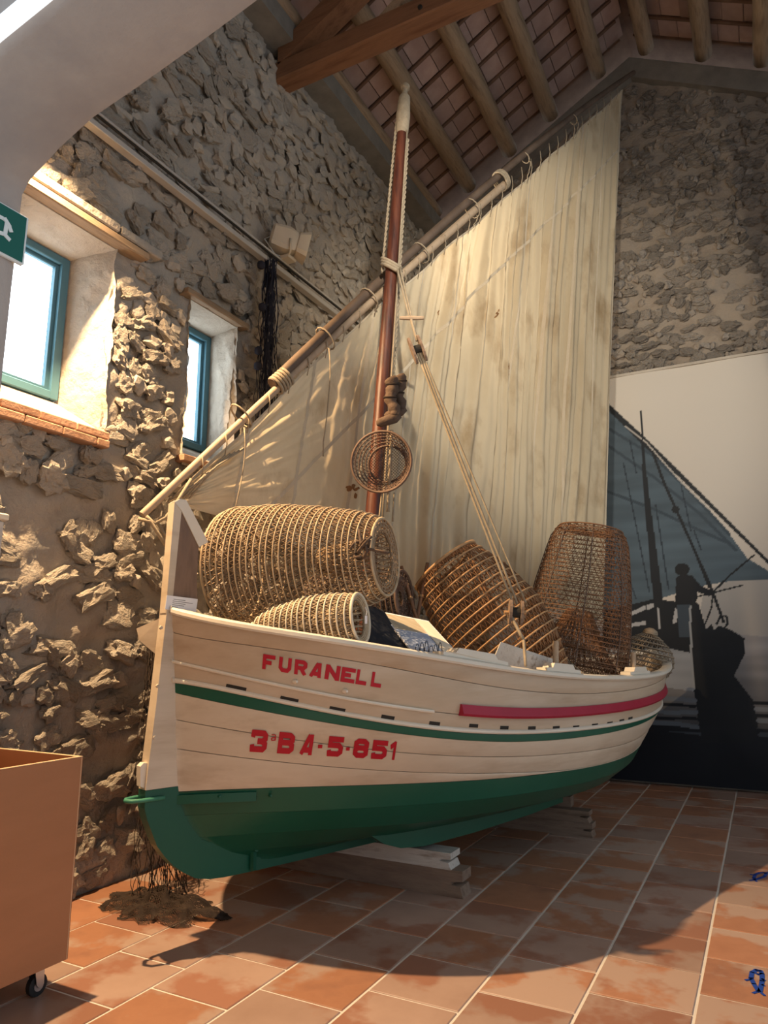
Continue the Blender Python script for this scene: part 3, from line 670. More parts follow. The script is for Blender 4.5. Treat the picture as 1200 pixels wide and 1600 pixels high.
# ------------------------------------------------------------------ mast
def mpt(z): return wor(1.439+(z-2.278)*.0956, 0, z)
mz = np.linspace(.9, 5.27, 30)
MB().tube([mpt(z) for z in mz], [.058-.020*(z-.9)/4.4 for z in mz], 14).build('mast', M['mast'], boat, smooth=50)
MB().lathe(mpt(5.24), mpt(5.72), [(0, .036), (.05, .05), (.35, .055), (.7, .045), (.78, .022), (.86, .018), (.88, .034), (.93, .036), (1, .01)], 14).build('mast_truck', M['rope'], boat, smooth=40)
def twist(pts, r, name, parent, m=M['rope'], n=6): return MB().tube(pts, r, n).build(name, m, parent, smooth=True)
def lerp3(a, b, n, sag=0): return [np.array(a)*(1-i/n)+np.array(b)*(i/n)-ZV*sag*4*(i/n)*(1-i/n) for i in range(n+1)]
def laid(a, b, r, name, parent):   # two-strand twisted rope
    a = np.array(a); b = np.array(b); L = np.linalg.norm(b-a); ax = (b-a)/L; u = np.cross(ax, (1, 0, 0)); u /= np.linalg.norm(u); w = np.cross(ax, u); n = max(8, int(L/.012)); mb = MB()
    for ph in (0, PI): mb.tube([a+ax*L*i/n+r*.5*(math.cos(i*.9+ph)*u+math.sin(i*.9+ph)*w) for i in range(n+1)], r*.6, 5)
    return mb.build(name, M['rope'], parent, smooth=True)
sidev = RV*.066
laid(mpt(5.35)-sidev*.7, mpt(4.05)-sidev*1.0, .011, 'halyard', boat); laid(mpt(5.2)+sidev*.75, mpt(3.15)+sidev*1.05, .012, 'halyard', boat)
twist(lerp3(mpt(5.25)+sidev*.6-FH*.03, mpt(2.2)+sidev*1.0-FH*.03, 10), .007, 'halyard', boat)
c0 = mpt(4.08); mb = MB()
for k in range(3): mb.tube([c0+.068*(math.cos(a)*RV+math.sin(a)*FH)+ZV*(.05*math.cos(a+.6)*-1+.022*k) for a in np.linspace(0, 2*PI, 17)[:-1]], .014, 6, closed=True)
mb.build('mast_lashing', M['rope'], boat, smooth=True)
# ------------------------------------------------------------------ sail and yard
SA = math.radians(24); SO = wor(1.6, -.13, 0); SU = np.array([math.sin(SA), math.cos(SA), 0]); SN = np.array([math.cos(SA), -math.sin(SA), 0])
def swor(q, z, off=0): return SO+q*SU+z*ZV+off*SN
sailo = thing('lateen_sail', swor(-1.2, 1.6), 'tall stained cream lateen sail laced to a long slanting yard', 'sail')
LOW = [(-1.613, 2.108), (-.777, 3.056), (.055, 3.973), (1.436, 5.467)]; UPP = [(-.846, 3.027), (.055, 4.075), (1.442, 5.592), (3.715, 7.895)]
def smooth_pts(P, n=24):
    P = np.array(P); c = np.polyfit(P[:, 0], P[:, 1], 2); xs = np.linspace(P[0, 0], P[-1, 0], n); return [(x, np.polyval(c, x)) for x in xs], c
lp, lc = smooth_pts(LOW); up, uc = smooth_pts(UPP)
MB().tube([swor(a, b) for a, b in lp], np.linspace(.022, .034, len(lp)), 12).build('yard_lower', M['spar'], sailo, smooth=50)
MB().tube([swor(a, b+.012) for a, b in up], np.linspace(.036, .026, len(up)), 12).build('yard_upper', M['spar_d'], sailo, smooth=50)
def yz(q): return np.polyval(lc, q) if q < 1.4 else np.polyval(uc, q)-.115*(1-(q-1.4)/2.4*.6)
EDGE = np.array([(-1.456, 2.215), (-1.23, 2.467), (-.776, 2.985), (-.364, 3.45), (.055, 3.887), (.536, 4.39), (1.518, 5.42), (2.535, 6.53), (3.504, 7.58)])
FOOT = np.array([(-1.456, 2.205), (-1.176, 2.16), (-.701, 2.05), (.283, 1.84), (.648, 1.79), (1.722, 1.735), (2.557, 1.64)])
TOT = np.linspace(0, 1, 160)
def along(P, a, xs=None):
    x = P[0, 0]+(P[-1, 0]-P[0, 0])*a; return x, np.interp(x, P[:, 0], P[:, 1])
# leech has a slight belly: handled by the column interpolation
def sail_off(a, b):
    k = .12+.88*min(1, max(0, (a-.22)/.25)); ph = 2.2*noise.noise(Vector((a*5, b*1.1, 3)))+1.2*noise.noise(Vector((a*11, b*2.2, 9)))
    x = a*150+ph*2.2
    amp = (.036+.024*noise.noise(Vector((a*7, b*.8, 1))))*k
    fold = math.sin(x)*.6+math.sin(x*.43+1.7)*.8+.45*math.sin(x*1.9+ph)+.5*noise.noise(Vector((a*60, b*2.0, 0)))
    taper = min(1, .4+b*2.5)
    wr = .012*noise.noise(Vector((a*16, b*14, 7)))+.006*noise.noise(Vector((a*40+b*20, b*30, 2)))
    return amp*fold*taper*(1-.45*b)+wr*(1.6-a)-.03*math.sin(PI*b)*math.sin(PI*min(1, a*1.1))
def sail_pt(a, b, off=0):
    t = along(EDGE, a); f = along(FOOT, a)
    q = t[0]+(f[0]-t[0])*(b**.9 if a > .5 else b); z = t[1]+(f[1]-t[1])*b
    sc = .012*math.sin(a*46)*(1-b)**6
    return swor(q, z+sc, -.02+sail_off(a, b)+off)
MB().grid(lambda i, j: sail_pt(i, j), 460, 64).build('canvas', M['sail'], sailo, smooth=True)
def ribbon(fn, n, half, name, m, d):
    mb = MB(); V = []
    for i in range(n):
        for sgn in (-1, 1): V.append(fn(i/(n-1), sgn*half))
    mb.add(V, [(2*i, 2*i+1, 2*i+3, 2*i+2) for i in range(n-1)]); return mb.build(name, m, sailo, smooth=True)
for a in (.095, .19, .29, .385, .475, .565, .66, .75, .84, .93): ribbon(lambda t, h_, a=a: sail_pt(a+h_, t, .004), 70, .0026 if a < .3 else .0016, 'seam', M['seam'], 0)
def bfrac(a, dist): t = along(EDGE, a); f = along(FOOT, a); return min(.98, dist/max(.05, t[1]-f[1]))
ribbon(lambda t, h_: sail_pt(.10+.89*t, bfrac(.10+.89*t, .80+.035*math.sin(t*9)+h_), .004), 260, .020, 'reef_band', M['seam'], 0)
ribbon(lambda t, h_: sail_pt(.002+.996*t, bfrac(max(.01, .002+.996*t), .012+h_), .003), 300, .012, 'bolt_rope', M['seam'], 0)
ribbon(lambda t, h_: sail_pt(.997+h_, .002+t*.99, .003), 80, .002, 'bolt_rope', M['seam'], 0)
# rust stains, worn into the cloth
def stain(u, v, w, h_, seed):
    r = ray(u, v); t = ((SO-CP)@SN)/(r@SN); P = CP+r*t
    q0 = (P-SO)@SU; z0 = P[2]; bb = (9, 0, 0)
    for a in np.linspace(0, 1, 201):
        for b in np.linspace(0, 1, 61):
            tt = along(EDGE, a); f = along(FOOT, a); q = tt[0]+(f[0]-tt[0])*(b**.9 if a > .5 else b); z = tt[1]+(f[1]-tt[1])*b
            e = (q-q0)**2+(z-z0)**2
            if e < bb[0]: bb = (e, a, b)
    _, a0, b0 = bb; rs = random.Random(seed); mb = MB()
    for k in range(7):
        ca = a0+rs.uniform(-1, 1)*w*.5; cb = b0+rs.uniform(-1, 1)*h_*.6; ra = w*rs.uniform(.15, .4); rb = h_*rs.uniform(.12, .35); nn = 9
        ring = [(ca+ra*math.cos(x)*rs.uniform(.6, 1), cb+rb*math.sin(x)*rs.uniform(.6, 1)) for x in np.linspace(0, 2*PI, nn+1)[:-1]]
        V = [sail_pt(ca, cb, .0045)]+[sail_pt(min(1, max(0, x)), min(1, max(0, y)), .0045) for x, y in ring]
        mb.add(V, [(0, i+1, (i+1) % nn+1) for i in range(nn)])
    mb.build('stain', M['stain'], sailo)
stain(776, 485, .010, .022, 1); stain(801, 572, .008, .024, 2); stain(553, 765, .022, .05, 3); stain(694, 482, .007, .014, 4)
# lacing, lashings, hanging reef lines
def wrap(q, zc, r, n=3, rr=.007, hang=0, name='lacing', m=M['rope']):
    mb = MB(); d = np.array((1, 1.07)); d /= np.linalg.norm(d); nn = np.array((-d[1], d[0]))
    for k in range(n):
        o = (k-(n-1)/2)*.026; mb.tube([swor(q+d[0]*o+nn[0]*r*math.cos(a), zc+d[1]*o+nn[1]*r*math.cos(a), r*.75*math.sin(a)) for a in np.linspace(0, 2*PI, 15)[:-1]], rr, 5, closed=True)
    if hang: mb.tube([swor(q+.04*math.sin(i*.7)*(i/8), zc-r-hang*i/8, .045+.012*math.sin(i*1.3)) for i in range(9)], rr*.7, 5)
    return mb.build(name, m, sailo, smooth=True)
wrap(-.78, 3.075, .058, 5, .011, name='lashing'); wrap(1.38, 5.475, .085, 3, .010, name='lashing')
for q, hang in ((-1.05, .55), (-.45, .75), (-.08, .0), (.42, .0), (1.0, .12), (1.72, .2), (2.5, .2)):
    wrap(q, (yz(q)+.04 if q < 1.4 else np.polyval(uc, q)-.03), .085 if q < 1.4 else .05, 1, .006, hang)
for q in np.linspace(-1.3, 3.3, 34):
    z = yz(q); e = np.interp(q, EDGE[:, 0], EDGE[:, 1]); twist([swor(q, z+.02, .03), swor(q+.01, (z+e)/2, .03), swor(q+.015, e-.02, .0)], .004, 'lace', sailo, n=4)
# tack rope at the lower end
twist([swor(-1.60, 2.10, .03), swor(-1.56, 2.06, .05), swor(-1.50, 2.10, .05), swor(-1.44, 2.2, .05), swor(-1.36, 2.34, .03)], .010, 'tack_rope', sailo)
twist([swor(-1.63, 2.085, .0), swor(-1.58, 2.07, .045), swor(-1.50, 1.96, .05), swor(-1.42, 1.84, .05)], .012, 'tack_rope', sailo)
twist([swor(-1.52, 2.08, -.02), swor(-1.45, 1.97, .0), swor(-1.38, 1.90, .02)], .010, 'tack_rope', sailo)
for k in range(5): twist([swor(-1.44+.02*k, 2.23, .02), swor(-1.33+.03*k, 2.32+.03*k, .03), swor(-1.15+.03*k, 2.52+.015*k, .015)], .005, 'tack_rope', sailo, n=5)
twist([swor(-1.30, 1.95, .03), swor(-1.18, 1.88, .05), swor(-1.02, 1.80, .05)], .011, 'tack_rope', sailo)
# ------------------------------------------------------------------ tackle
tk = thing('rope_tackle', wor(2.0, .9, 1.27), 'rope tackle with two wooden blocks running from the mast to the rail', 'tackle')
A0 = mpt(4.06)+RV*.05-FH*.05; T1 = DP(642, 497, 4.70); K1 = DP(652, 546, 4.62); K2 = DP(806, 957, 4.25); E2 = np.array(wor(*hit(822, 1052)))+ZV*.04
def block(c, d, L, wd, m, nm='block'):
    d = np.array(d)/np.linalg.norm(d); u = np.cross(d, FH); u /= np.linalg.norm(u); w = np.cross(d, u); rot = np.array([u, w, d]).T
    for sgn in (-1, 1):
        P = [c+d*L/2*math.sin(a)+u*sgn*wd*.34+w*wd*.55*math.cos(a) for a in np.linspace(0, 2*PI, 15)[:-1]]
        MB().prism(P, u*wd*.22*sgn).build(nm+'_cheek', m, tk)
    MB().lathe(c-u*wd*.3, c+u*wd*.3, [(0, wd*.42), (1, wd*.42)], 14).build('sheave', M['dark'], tk)
for dx in (-.011, .011): twist(lerp3(A0+RV*dx, T1+RV*dx*.6, 6), .008, 'rope', tk)
twist(lerp3(T1, K1+ZV*.06, 4), .010, 'rope', tk)
MB().lathe(T1-RV*.075, T1+RV*.085, [(0, .012), (.5, .016), (1, .012)], 8).build('toggle', M['spar'], tk, smooth=40)
block(K1, K2-K1, .19, .07, M['timber'])
for dx in (-.014, .012): twist(lerp3(K1+RV*dx*.6, K2+RV*dx+ZV*.05, 8), .0075, 'rope', tk)
twist(lerp3(K1+RV*.02, K2+RV*.06+ZV*.06, 8), .0055, 'rope', tk)
block(K2, (.1, 0, 1), .15, .075, M['timber']); MB().lathe(K2-RV*.07, K2+RV*.06, [(0, .012), (1, .012)], 8).build('toggle', M['cane_o'], tk, smooth=40)
K3 = DP(818, 1000, 4.15); twist(lerp3(K2-RV*.04, K3, 4), .010, 'rope', tk); twist(lerp3(K3, E2, 4), .009, 'rope', tk)
# ------------------------------------------------------------------ baskets
def basket(name, A, B, prof, nh, nz, mh, ml, rh, rl, label, cat='basket', mouth=True, fun=None, cap=False, ribs=0, mr=None, jit=.004, hstep=None, group=None, loc_=None):
    A = np.array(A, float); B = np.array(B, float); ax = B-A; L = np.linalg.norm(ax); ax /= L
    u = np.cross(ax, (0, 0, 1) if abs(ax[2]) < .9 else (1, 0, 0)); u /= np.linalg.norm(u); w = np.cross(ax, u)
    pt = np.array(prof, float); R = lambda t: float(np.interp(t, pt[:, 0], pt[:, 1])); TT = lambda t: t
    o = thing(name, loc_ if loc_ is not None else (A+B)/2-ZV*max(pt[:, 1]), label, cat, group)
    def pos(t, a, dr=0):
        r = R(t)+dr; return A+ax*L*t+r*(math.cos(a)*u+math.sin(a)*w)
    rs = random.Random(hash(name+label) % 1000 if False else len(label))
    ts = [i/(nh-1) for i in range(nh)]; lev_ = []
    for i, t in enumerate(ts):
        ph = rs.uniform(0, 6.28); am = rs.uniform(0, jit)
        lev_.append((t, ph, am))
        big = i in (0, nh-1)
        P = [pos(t, a, .006+am*math.sin(2*a+ph))+ax*am*math.cos(a+ph) for a in np.linspace(0, 2*PI, 37)[:-1]]
        if not hstep or i % hstep == 0 or big: MB().tube(P, rh*(1.9 if big else 1), 5, closed=True).build('rim' if big else 'hoop', mh, o, smooth=True)
        else:
            MB().tube(P, rl*1.1, 4, closed=True).build('hoop', ml, o, smooth=True)
    mb = MB()
    for i in range(nh-1):
        for k in range(nz):
            a0 = 2*PI*k/nz; am_ = 2*PI*(k+.5)/nz; a1 = 2*PI*(k+1)/nz
            if i % 2: a0 += PI/nz; am_ += PI/nz; a1 += PI/nz
            p0, p1, p2 = pos(ts[i], a0), pos(ts[i+1], am_), pos(ts[i], a1); j = lambda: np.array([rs.uniform(-1, 1) for _ in range(3)])*jit*.6
            mb.tube([p0+j(), p1+j(), p2+j()], rl, 3, caps=False)
    mb.build('lattice', ml, o, smooth=True)
    if ribs:
        for k in range(ribs):
            a = 2*PI*k/ribs+.3; MB().tube([pos(t, a+.02*math.sin(t*6+k), .01) for t in np.linspace(0, 1, 14)], rh*1.3, 5).build('rib', mr or mh, o, smooth=True)
    def cone(t0, r0, t1, r1, n, nm):
        mb = MB()
        for k in range(n):
            a = 2*PI*k/n; c = lambda t, r, a: A+ax*L*t+r*(math.cos(a)*u+math.sin(a)*w)
            mb.tube([c(t0, r0, a), c((t0+t1)/2, (r0*.45+r1*.55), a+.12), c(t1, r1, a+.25)], rl, 3); mb.tube([c(t0, r0, a), c((t0+t1)/2, (r0*.45+r1*.55), a-.12), c(t1, r1, a-.25)], rl, 3)
        for f in (0, .25, .5, .75, 1): 
            rr = r0+(r1-r0)*f; mb.tube([A+ax*L*(t0+(t1-t0)*f)+rr*(math.cos(a)*u+math.sin(a)*w) for a in np.linspace(0, 2*PI, 25)[:-1]], rl*1.3, 4, closed=True)
        mb.build(nm, ml, o, smooth=True)
    if fun:
        for f in fun: cone(*f)
    return o, pos, (A, B, u, w, ax, L)
# 1 big pale trap lying across the bow
A = DP(366, 888, 4.14); B = DP(602, 870, 3.82)
o1, p1, fr1 = basket('wicker_fish_trap', A, B, [(0, .325), (.05, .346), (.35, .336), (.6, .304), (.8, .267), (.93, .236), (1, .202)], 27, 60, M['cane'], M['cane_m'], .0044, .0040, 'largest pale wicker fish trap lying on its side across the bow',
    'fish trap', fun=[(1.0, .205, .985, .13, 26, 'mouth_ring'), (.985, .13, .6, .07, 22, 'funnel'), (.0, .33, .0, .03, 30, 'end_weave')], group='wicker fish traps in the boat', loc_=wor(.8, .05, 1.45))
c = p1(.80, 0); 
bw = np.array(DP(566, 856, 3.61)); mb = MB()
for k in range(5): mb.tube([bw+np.array((.05*math.cos(k*1.3+i*.9), .03*math.sin(k+i), .05*math.sin(k*2.1+i*.8)))*(.4+.2*i) for i in range(5)], .008, 5)
mb.tube(lerp3(bw, DP(608, 864, 3.59), 4), .008, 5); mb.tube(lerp3(bw, DP(560, 828, 3.68), 4), .010, 5); mb.build('tie', M['sock'], o1, smooth=True)
def tagcard(u, v, d, parent):
    P = DP(u, v, d); MB().prism([P-RV*.006-ZV*.02, P+RV*.006-ZV*.02, P+RV*.006+ZV*.018, P-RV*.006+ZV*.018], FH*.001).build('tag', M['paper'], parent)
    MB().tube([P+ZV*.018, P+ZV*.04+RV*.004, P+ZV*.06-RV*.004], .0015, 4).build('tag_string', M['paper'], parent)
tagcard(421, 918, 3.74, o1)
# 2 small bleached trap in front
A = DP(400, 988, 3.74); B = DP(563, 966, 3.56)
o2, p2, fr2 = basket('wicker_fish_trap', A, B, [(0, .05), (.06, .08), (.25, .118), (.5, .138), (.75, .140), (.9, .130), (1, .118)], 18, 40, M['cane_l'], M['cane'], .0047, .0034, 'small bleached wicker trap lying in front of the largest one',
    'fish trap', fun=[(1.0, .122, .97, .092, 22, 'mouth_ring'), (.97, .092, .6, .05, 16, 'funnel')], group='wicker fish traps in the boat', loc_=wor(.75, .4, 1.3))
MB().tube([p2(.42, 2.2, .012), p2(.62, 2.2, .016), p2(.86, 2.2, .014)], .009, 6).build('stick', M['cane_l'], o2, smooth=True)
tagcard(572, 968, 3.42, o2)
# 3 orange-brown leaning trap
A = DP(696, 884, 4.92); B = DP(852, 1075, 4.60)
o3, p3, fr3 = basket('wicker_fish_trap', A, B, [(0, .25), (.04, .265), (.25, .325), (.5, .355), (.75, .31), (1, .20)], 18, 56, M['cane_o'], M['cane_r'], .0064, .0042, 'orange-brown cane trap with wide hoops leaning behind the tackle block',
    'fish trap', fun=[(.0, .25, .02, .19, 24, 'mouth_ring'), (.02, .19, .5, .08, 22, 'funnel')], group='wicker fish traps in the boat', loc_=wor(2.0, .4, 1.1))
# 4 tall dark upright trap
A = DP(890, 1066, 5.22); B = DP(923, 828, 5.42)
o4, p4, fr4 = basket('wicker_fish_trap', A, B, [(0, .385), (.3, .38), (.6, .345), (.9, .285), (.96, .265), (1, .23)], 34, 50, M['cane_b'], M['cane_b'], .0032, .0026, 'tall dark brown trap standing upright near the far end',
    'fish trap', fun=[(.0, .38, .46, .09, 40, 'funnel'), (.05, .37, .40, .12, 36, 'funnel_weave'), (1.0, .23, .99, .03, 20, 'top_weave')], ribs=8, mr=M['cane_d'], group='wicker fish traps in the boat', loc_=wor(3.4, .15, 1.05))
# 5 small round grey trap at the far end
A = DP(1002, 1062, 6.25); B = DP(1016, 990, 6.30)
o5, p5, fr5 = basket('wicker_fish_trap', A, B, [(0, .12), (.12, .19), (.35, .235), (.55, .235), (.75, .19), (.92, .10), (1, .05)], 11, 30, M['cane_g'], M['cane_g'], .0055, .0038, 'small round grey trap at the far tip of the boat',
    'fish trap', group='wicker fish traps in the boat', loc_=wor(4.3, .2, 1.15))
MB().lathe(B-np.array(fr5[4])*.01, B+np.array(fr5[4])*.05, [(0, .04), (.3, .065), (.7, .055), (1, .02)], 12).build('lid_knob', M['cane_g'], o5, smooth=True)
# 6 dark trap underneath
A = DP(500, 948, 4.75); B = DP(632, 934, 4.55)
o6, p6, fr6 = basket('wicker_fish_trap', A, B, [(0, .20), (.5, .215), (1, .17)], 20, 40, M['cane_d'], M['cane_d'], .005, .0038, 'nearly black trap half hidden under the mouth of the largest one',
    'fish trap', fun=[(1.0, .17, .95, .05, 24, 'end_weave')], group='wicker fish traps in the boat', loc_=wor(1.3, .05, 1.15))
# two canes
for k, (a, b, lb) in enumerate((((627, 885, 4.7), (656, 985, 4.55), 'brown cane leaning right between two traps'), ((668, 880, 4.8), (648, 985, 4.6), 'brown cane leaning left between two traps'))):
    t = thing('cane_pole', DP(*b), lb, 'pole'); P = lerp3(DP(*a), DP(*b), 6); MB().tube(P, .013, 8).build('shaft', M['cane_b'], t, smooth=True)
    MB().tube([P[3]-(P[1]-P[0])*.1, P[3]+(P[1]-P[0])*.1], .017, 8).build('node', M['cane_o'], t, smooth=True)
# hanging round sieve on mast
sc_ = DP(597, 722, 4.42)
nrm = (CP-sc_); nrm[2] *= .6; nrm /= np.linalg.norm(nrm); nrm = nrm*.93-RV*.25; nrm /= np.linalg.norm(nrm)
A = sc_+nrm*.02; B = sc_-nrm*.13
o7, p7, fr7 = basket('round_basket', A, B, [(0, .185), (.25, .168), (.5, .15), (.8, .13), (1, .115)], 6, 40, M['cane_d'], M['cane_d'], .0045, .0022, 'shallow round wicker basket hanging on the mast', 'basket', loc_=sc_-ZV*.19)
mb = MB(); uu, ww, ax7 = fr7[2], fr7[3], fr7[4]
for k in range(-8, 9):
    for dd in (0, 1):
        x = k*.0135; hl = math.sqrt(max(0, .115**2-x*x)); d1 = (uu+ww)/math.sqrt(2) if dd else (uu-ww)/math.sqrt(2); d2 = (uu-ww)/math.sqrt(2) if dd else (uu+ww)/math.sqrt(2)
        if hl > .01: mb.tube([B+d2*x-d1*hl, B+d2*x+d1*hl*0, B+d2*x+d1*hl], .0018, 3)
mb.build('base_mesh', M['cane_d'], o7)
# two old sea boots (stockings)
def boot(base, lb, flip, sc=1.0):
    t = thing('sea_boot', np.array(base)-ZV*.17*sc, lb, 'boot', 'boots tied to the mast'); mb = MB()
    P = []; Rr = []
    for i in range(15):
        f = i/14; P.append(np.array(base)+ZV*(.155-.25*f)*sc+RV*(.012*math.sin(f*9)+flip*.035*f)*sc); Rr.append((.042+.006*math.sin(f*26)-.008*f)*sc)
    mb.tube(P, Rr, 12)
    mb.build('leg', M['sock'], t, smooth=True)
    h0 = P[-1]; foot = [h0+RV*.03*sc-ZV*-.01, h0-ZV*.012*sc, h0-RV*.05*sc-ZV*.03*sc, h0-RV*.095*sc-ZV*.045*sc, h0-RV*.115*sc-ZV*.048*sc]
    MB().tube(foot, [.026*sc, .036*sc, .033*sc, .029*sc, .014*sc], 12).build('foot', M['sock'], t, smooth=True)
    for f in (.2, .55): MB().tube([P[int(f*14)]+Rr[int(f*14)]*1.05*(math.cos(a)*RV+math.sin(a)*FH)+ZV*.012*math.sin(a*1) for a in np.linspace(0, 2*PI, 13)[:-1]], .006, 5, closed=True).build('binding', M['netb'], t, smooth=True)
    return t
boot(DP(610, 628, 4.55), 'worn brown boot hanging on the mast, nearer of the pair', .6)
boot(DP(624, 620, 4.63), 'worn brown boot hanging behind its twin on the mast', .1, .92)
tr_ = thing('hanging_rope', DP(606, 800, 4.5), 'short rope hanging down the mast behind the round basket', 'rope'); MB().tube(lerp3(DP(612, 672, 4.52), DP(606, 800, 4.5), 8), .011, 6).build('strand', M['rope'], tr_, smooth=True)
for k, (u0, u1) in enumerate(((597, 592), (616, 614))): MB().tube(lerp3(DP(u0, 770, 4.56), DP(u1, 815, 4.52), 4), .006, 5).build('strand', M['rope'], tr_, smooth=True)
# ------------------------------------------------------------------ panel, card, loose wood in the boat
pq = [DP(594, 955, 4.35), DP(669, 970, 4.42), DP(722, 1028, 3.98), DP(645, 1019, 3.92)]
t = thing('information_panel', np.mean(pq, 0)-ZV*.2, 'slanted information panel with a blue and cream picture on a black stand', 'panel')
nv_ = np.cross(pq[1]-pq[0], pq[3]-pq[0]); nv_ /= np.linalg.norm(nv_); nv_ *= np.sign(nv_[2])
MB().prism(pq, -nv_*.008).build('sheet', M['paper'], t)
def bil(a, b): return pq[0]*(1-a)*(1-b)+pq[1]*a*(1-b)+pq[2]*a*b+pq[3]*(1-a)*b
m_blue = mat('print_blue', [hexc(190, 200, 220), hexc(150, 165, 190)], 9, .5, 0); m_sand = mat('print_sand', [hexc(170, 155, 130), hexc(190, 180, 160)], 9, .5, 0, stretch=(1, 6, 1)); m_cr = mat('print_cream', [hexc(222, 214, 196)], rough=.5, bump=0)
for (a0, a1, b0, b1, m_) in ((.03, .68, .04, .45, m_sand), (.03, .68, .45, .93, m_blue), (.70, .97, .04, .93, m_cr)):
    MB().prism([bil(a0, b0)+nv_*.001, bil(a1, b0)+nv_*.001, bil(a1, b1)+nv_*.001, bil(a0, b1)+nv_*.001], nv_*.0006).build('print', m_, t)
dn = -ZV*.30
mb = MB(); a_, b_, c_, d_ = [p-nv_*.012 for p in (bil(.0, .0), bil(.97, .0), bil(.97, .97), bil(.0, .97))]
mb.add([a_, b_, c_, d_, a_+dn, b_+dn, c_+dn*.2, d_+dn*.2], [(0, 1, 2, 3), (4, 5, 6, 7), (0, 1, 5, 4), (1, 2, 6, 5), (2, 3, 7, 6), (3, 0, 4, 7)]); mb.build('stand', M['black'], t)
# black cloth spread behind the small trap
nc = MB(); cA = [DP(570, 940, 4.15), DP(598, 950, 4.33), DP(650, 1026, 3.95), DP(575, 1012, 3.86)]
nc.grid(lambda a, b: (cA[0]*(1-a)*(1-b)+cA[1]*a*(1-b)+cA[2]*a*b+cA[3]*(1-a)*b)+ZV*(.012*noise.noise(Vector((a*6, b*6, 0)))-.012), 14, 14).build
nt_ = nc.build('black_net', M['black'], smooth=True); tag(nt_, 'bundle of black netting beside the slanted panel', 'net')
sol = nt_.modifiers.new('thick', 'SOLIDIFY'); sol.thickness = .02
mb = MB()
for k in range(6):
    c0 = bil(.12+.09*k, .96)+nv_*.004; mb.tube([c0+(pq[1]-pq[0])*(.04*math.cos(a)+.02*k*.1)*.9+nv_*.0+ZV*(.035+.012*(k % 3))*abs(math.sin(a)) for a in np.linspace(0, PI, 9)], .0022, 4)
nl = mb.build('net_loops', M['net'], nt_, smooth=True)
# card on the stem
ca = [wor(*onW(u, v, .045)) for u, v in ((261, 930), (309, 936), (306, 959), (258, 952))]
t = thing('label_card', (ca[2]+ca[3])/2, 'small white caption card propped on the bow', 'card'); MB().prism(ca, -BN*.003).build('card', M['paper'], t)
for k, (a0, a1) in enumerate(((.22, .6), (.2, .85), (.2, .62), (.2, .58), (.2, .38))):
    b = .2+.13*k; f = lambda a, b: ca[0]*(1-a)*(1-b)+ca[1]*a*(1-b)+ca[2]*a*b+ca[3]*(1-a)*b+BN*.0007
    MB().prism([f(a0, b), f(a1, b), f(a1, b+.035), f(a0, b+.035)], BN*.0004).build('text_line', M['ink'], t)
# white board, cleats and pegs
wb_ = [DP(783, 1003, 4.14), DP(767, 1040, 4.10), DP(770, 1060, 4.10), DP(880, 1070, 4.45), DP(880, 1044, 4.45), DP(866, 1030, 4.42)]
o = MB().prism(wb_, np.array(FH)*.03).build('white_board', M['timberw']); tag(o, 'weathered white board resting inside the rail below the tackle', 'board')
def cleat(u, v, Lx, lb, peg):
    s, w, z = hit(u, v+6); z = lev('rail', s)[1]+.03; w = lev('rail', s)[0]-.02
    t = thing('rail_block', wor(s, w, z), lb, 'block'); mb = MB()
    prof = [(-Lx/2, 0), (-Lx/2, .018), (-Lx*.33, .022), (-Lx*.27, .05), (Lx*.27, .05), (Lx*.33, .022), (Lx/2, .018), (Lx/2, 0)]
    mb.prism([wor(s+a, w-.045+(lev('rail', s+a)[0]-lev('rail', s)[0]), z+b+(lev('rail', s+a)[1]-lev('rail', s)[1])) for a, b in prof], BN*.075); mb.build('base', M['whiterail'], t)
    if peg: MB().tube([wor(s-.03, w-.01, z+.045), wor(s-.015, w-.012, z+.045+peg)], .018, 10).build('thole_pin', M['spar'], t, smooth=40)
    return s, w, z
sC, wC, zC = cleat(880, 1046, .36, 'cream rail block with a stout wooden pin beside the tall trap', .14)
cleat(1000, 1050, .36, 'cream rail block beside the small round trap', .10)
cleat(745, 1036, .5, 'long low cream rail block left of the white board', 0)
lr = thing('lashing_rope', wor(sC, wC, zC), 'short knotted rope tied down to the rail by the wooden pin', 'rope'); MB().tube([DP(858, 985, 4.75), DP(866, 1003, 4.8), DP(880, 1022, 4.85), DP(893, 1038, 4.87), np.array(wor(sC+.25, lev('rail', sC+.25)[0]-.03, lev('rail', sC+.25)[1]+.035))], .010, 6).build('strand', M['rope'], lr, smooth=True)
MB().lathe(DP(857, 981, 4.75), DP(860, 991, 4.75), [(0, .012), (.5, .024), (1, .012)], 8).build('knot', M['rope'], lr, smooth=True)
